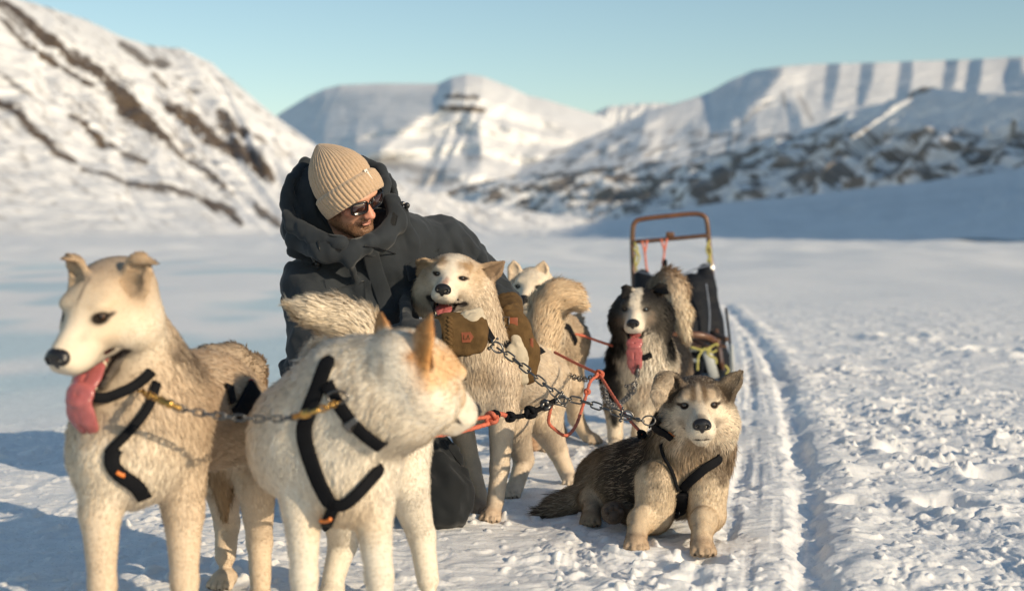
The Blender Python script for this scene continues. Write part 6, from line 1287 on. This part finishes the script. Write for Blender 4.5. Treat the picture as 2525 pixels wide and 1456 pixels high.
# ================================================================== THE SLEDGE
M_WOOD = mat('varnished_ash', (.125, .052, .022), rough=.38, noise=(14, .35), bump=(60, .25, .002), coat=.4)
M_WOODD = mat('dark_wood', (.085, .040, .020), rough=.45, noise=(14, .35), coat=.3)
M_BAG = mat('black_nylon', (.006, .008, .013), spec=.25, rough=.7, noise=(8, .3), bump=(30, .5, .01))
M_TRIM = mat('grey_trim', (.16, .19, .25), rough=.6, noise=(30, .2))
M_YEL = mat('yellow_cord', (.40, .36, .10), rough=.6, noise=(60, .2))
M_RUN = mat('runner_plastic', (.42, .44, .44), rough=.35, noise=(20, .15))
M_PINK = mat('faded_red_cord', (.62, .17, .11), rough=.65, noise=(60, .2))
def make_sled():
    root = empty('dog_sled', (1.03, 9.2, 0), 'wooden dog sled with black bag and tall handlebar parked behind the dogs', 'sled'); d = 9.2
    def T(pts, rs, m, nm, par=root, seg=10, flat=1.0, n=40, **k):
        mb = MB(); c = spline(pts, n) if len(pts) > 2 else np.array(pts, float); rr = np.interp(np.linspace(0, 1, len(c)), np.linspace(0, 1, len(rs)), rs) if isinstance(rs, (list, tuple)) else rs
        mb.tube(c, rr, seg, flat, **k); return mb.build(nm, m, par)
    T([P(1578, 905, 9.15), P(1566, 760, 9.2), P(1560, 640, 9.25), P(1560, 570, 9.25), P(1566, 548, 9.25), P(1584, 540, 9.25), P(1650, 532, 9.25), P(1712, 527, 9.25), P(1736, 533, 9.25), P(1744, 552, 9.25), P(1750, 620, 9.25), P(1762, 740, 9.2), P(1776, 850, 9.15), P(1792, 925, 9.1)], .0165, M_WOOD, 'handlebar', n=110)
    T([P(1560, 597, 9.24), P(1650, 589, 9.24), P(1748, 580, 9.24)], .014, M_WOODD, 'crossbar')
    mb = MB(); mb.box(P(1652, 578, 9.24), (.055, .035, .035), None, .008); mb.build('block', M_WOOD, root)
    # bag: a sagging black sack between the uprights
    B = SDF(); W0 = [P(1572, 700, 9.18), P(1590, 820, 8.9)]
    fr = frame(P(1675, 790, 9.0), (0, 1, 0), (0, 0, 1)); 
    B.cone(P(1584, 684, 9.16), P(1598, 890, 8.9), .050, .07, .03); B.cone(P(1738, 668, 9.18), P(1764, 890, 8.95), .050, .085, .03); B.cone(P(1708, 706, 9.12), P(1720, 880, 8.9), .085, .10, .04); B.cone(P(1610, 712, 9.12), P(1620, 880, 8.9), .08, .10, .04)
    B.cone(P(1640, 715, 9.1), P(1645, 880, 8.9), .08, .11, .05); B.cone(P(1675, 725, 9.1), P(1680, 880, 8.85), .08, .11, .05)
    V, Q, N = B.mesh(.018); V = V + N * (.012 * noise3(V * 7, 3) + .006 * (1 - np.abs(noise3(V * 14, 4)) * 2))[:, None]; bag = mkmesh('sled_bag', V, Q, M_BAG, root)
    T([P(1572, 668, 9.0), P(1600, 676, 8.98), P(1640, 690, 8.95)], .010, M_TRIM, 'trim', bag, flat=.4); T([P(1672, 688, 8.92), P(1700, 668, 8.95), P(1752, 652, 9.05)], .012, M_TRIM, 'trim', bag, flat=.4)
    T([P(1742, 700, 8.9), P(1750, 770, 8.85), P(1748, 830, 8.8)], .008, M_TRIM, 'trim', bag, flat=.4)
    # brush bow, runners, slats, uprights
    bw = [P(1775, 905, 8.9), P(1772, 862, 8.5), P(1762, 840, 8.34), P(1735, 828, 8.27), P(1690, 824, 8.25), P(1640, 828, 8.27), P(1612, 840, 8.34), P(1600, 865, 8.5), P(1592, 905, 8.9)]
    T(bw, .020, M_WOOD, 'brush_bow', n=80)
    for sx, x0 in ((-1, .86), (1, 1.30)):
        mb = MB(); pts = spline([(x0 - .03 * sx, 8.22, .24), (x0 - .02 * sx, 8.25, .10), (x0, 8.40, .03), (x0, 8.9, .025), (x0, 9.9, .025), (x0, 10.5, .03)], 50); mb.tube(pts, .035, 8, .35, up=(1, 0, 0)); mb.build('runner', M_RUN, root)
        for y in (8.75, 9.3, 9.75): T([(x0, y, .05), (x0 - .04 * sx, y + .02, .30)], .016, M_WOODD, 'upright')
        T([(x0 - .04 * sx, 8.35, .27), (x0 - .04 * sx, 9.2, .27), (x0 - .04 * sx, 9.8, .28)], .016, M_WOODD, 'side_rail')
    for k in range(5):
        mb = MB(); mb.box((.93 + k * .075, 9.05, .23), (.055, 1.5, .014), None, .004); mb.build('slat', M_WOODD, root)
    T([P(1790, 760, 9.15), P(1800, 850, 9.05), P(1798, 925, 9.0)], .012, M_BAG, 'brake_strap', flat=.4)
    mb = MB(); a, b = P(1742, 862, 8.4), P(1762, 932, 8.45); mb.tube([a, (a + b) / 2, b], .030, 8, .3, up=(0, 1, 0)); mb.build('plastic_strut', M_RUN, root)
    # load showing under the bow: dark bag with pale print
    L = SDF(); L.ell(P(1705, 895, 8.55), (.085, .16, .085), .03); V, Q, N = L.mesh(.012); lo = mkmesh('load', V, Q, M_BAG, root)
    mb = MB()
    for (u, v, w_, h_) in ((1702, 866, .085, .030), (1688, 885, .03, .028), (1716, 888, .040, .022), (1700, 908, .055, .018)): mb = MB(); mb.box(march(L, u, v, 8.0, 9.0) - CF * .004, (w_, .004, h_), None, .0015); mb.build('print', M_WHITEP, lo)
    # cords
    for L_, m in (([(1583, 594), (1590, 625), (1594, 660), (1597, 668)], M_PINK), ([(1596, 592), (1590, 625)], M_PINK), ([(1630, 590), (1638, 620), (1634, 650), (1640, 668)], M_PINK), ([(1645, 588), (1638, 620)], M_PINK)):
        T([P(u, v, 9.2) for u, v in L_], .007, m, 'red_cord', n=20)
    T([P(1640, 640, 9.2), P(1642, 668, 9.15), P(1648, 676, 9.1)], .014, M_WEB, 'black_strap', flat=.4)
    for L_ in ([(1564, 598), (1572, 615), (1566, 640), (1570, 668)], [(1562, 612), (1576, 630), (1570, 655)], [(1750, 592), (1742, 615), (1752, 640), (1750, 665)], [(1744, 598), (1753, 622), (1744, 645)]):
        T([P(u, v, 9.2) for u, v in L_], .0065, M_YEL, 'yellow_cord', n=24)
    for L_ in ([(1703, 855), (1735, 862), (1765, 848), (1770, 852)], [(1735, 860), (1722, 880), (1720, 912)], [(1752, 856), (1745, 872), (1764, 884), (1766, 896)], [(1735, 858), (1755, 868), (1768, 862)], [(1788, 900), (1796, 912), (1790, 922)]):
        T([P(u, v, 8.22) for u, v in L_], .0065, M_YEL, 'yellow_cord', n=24)
make_sled()
print('total', time.time() - T0)
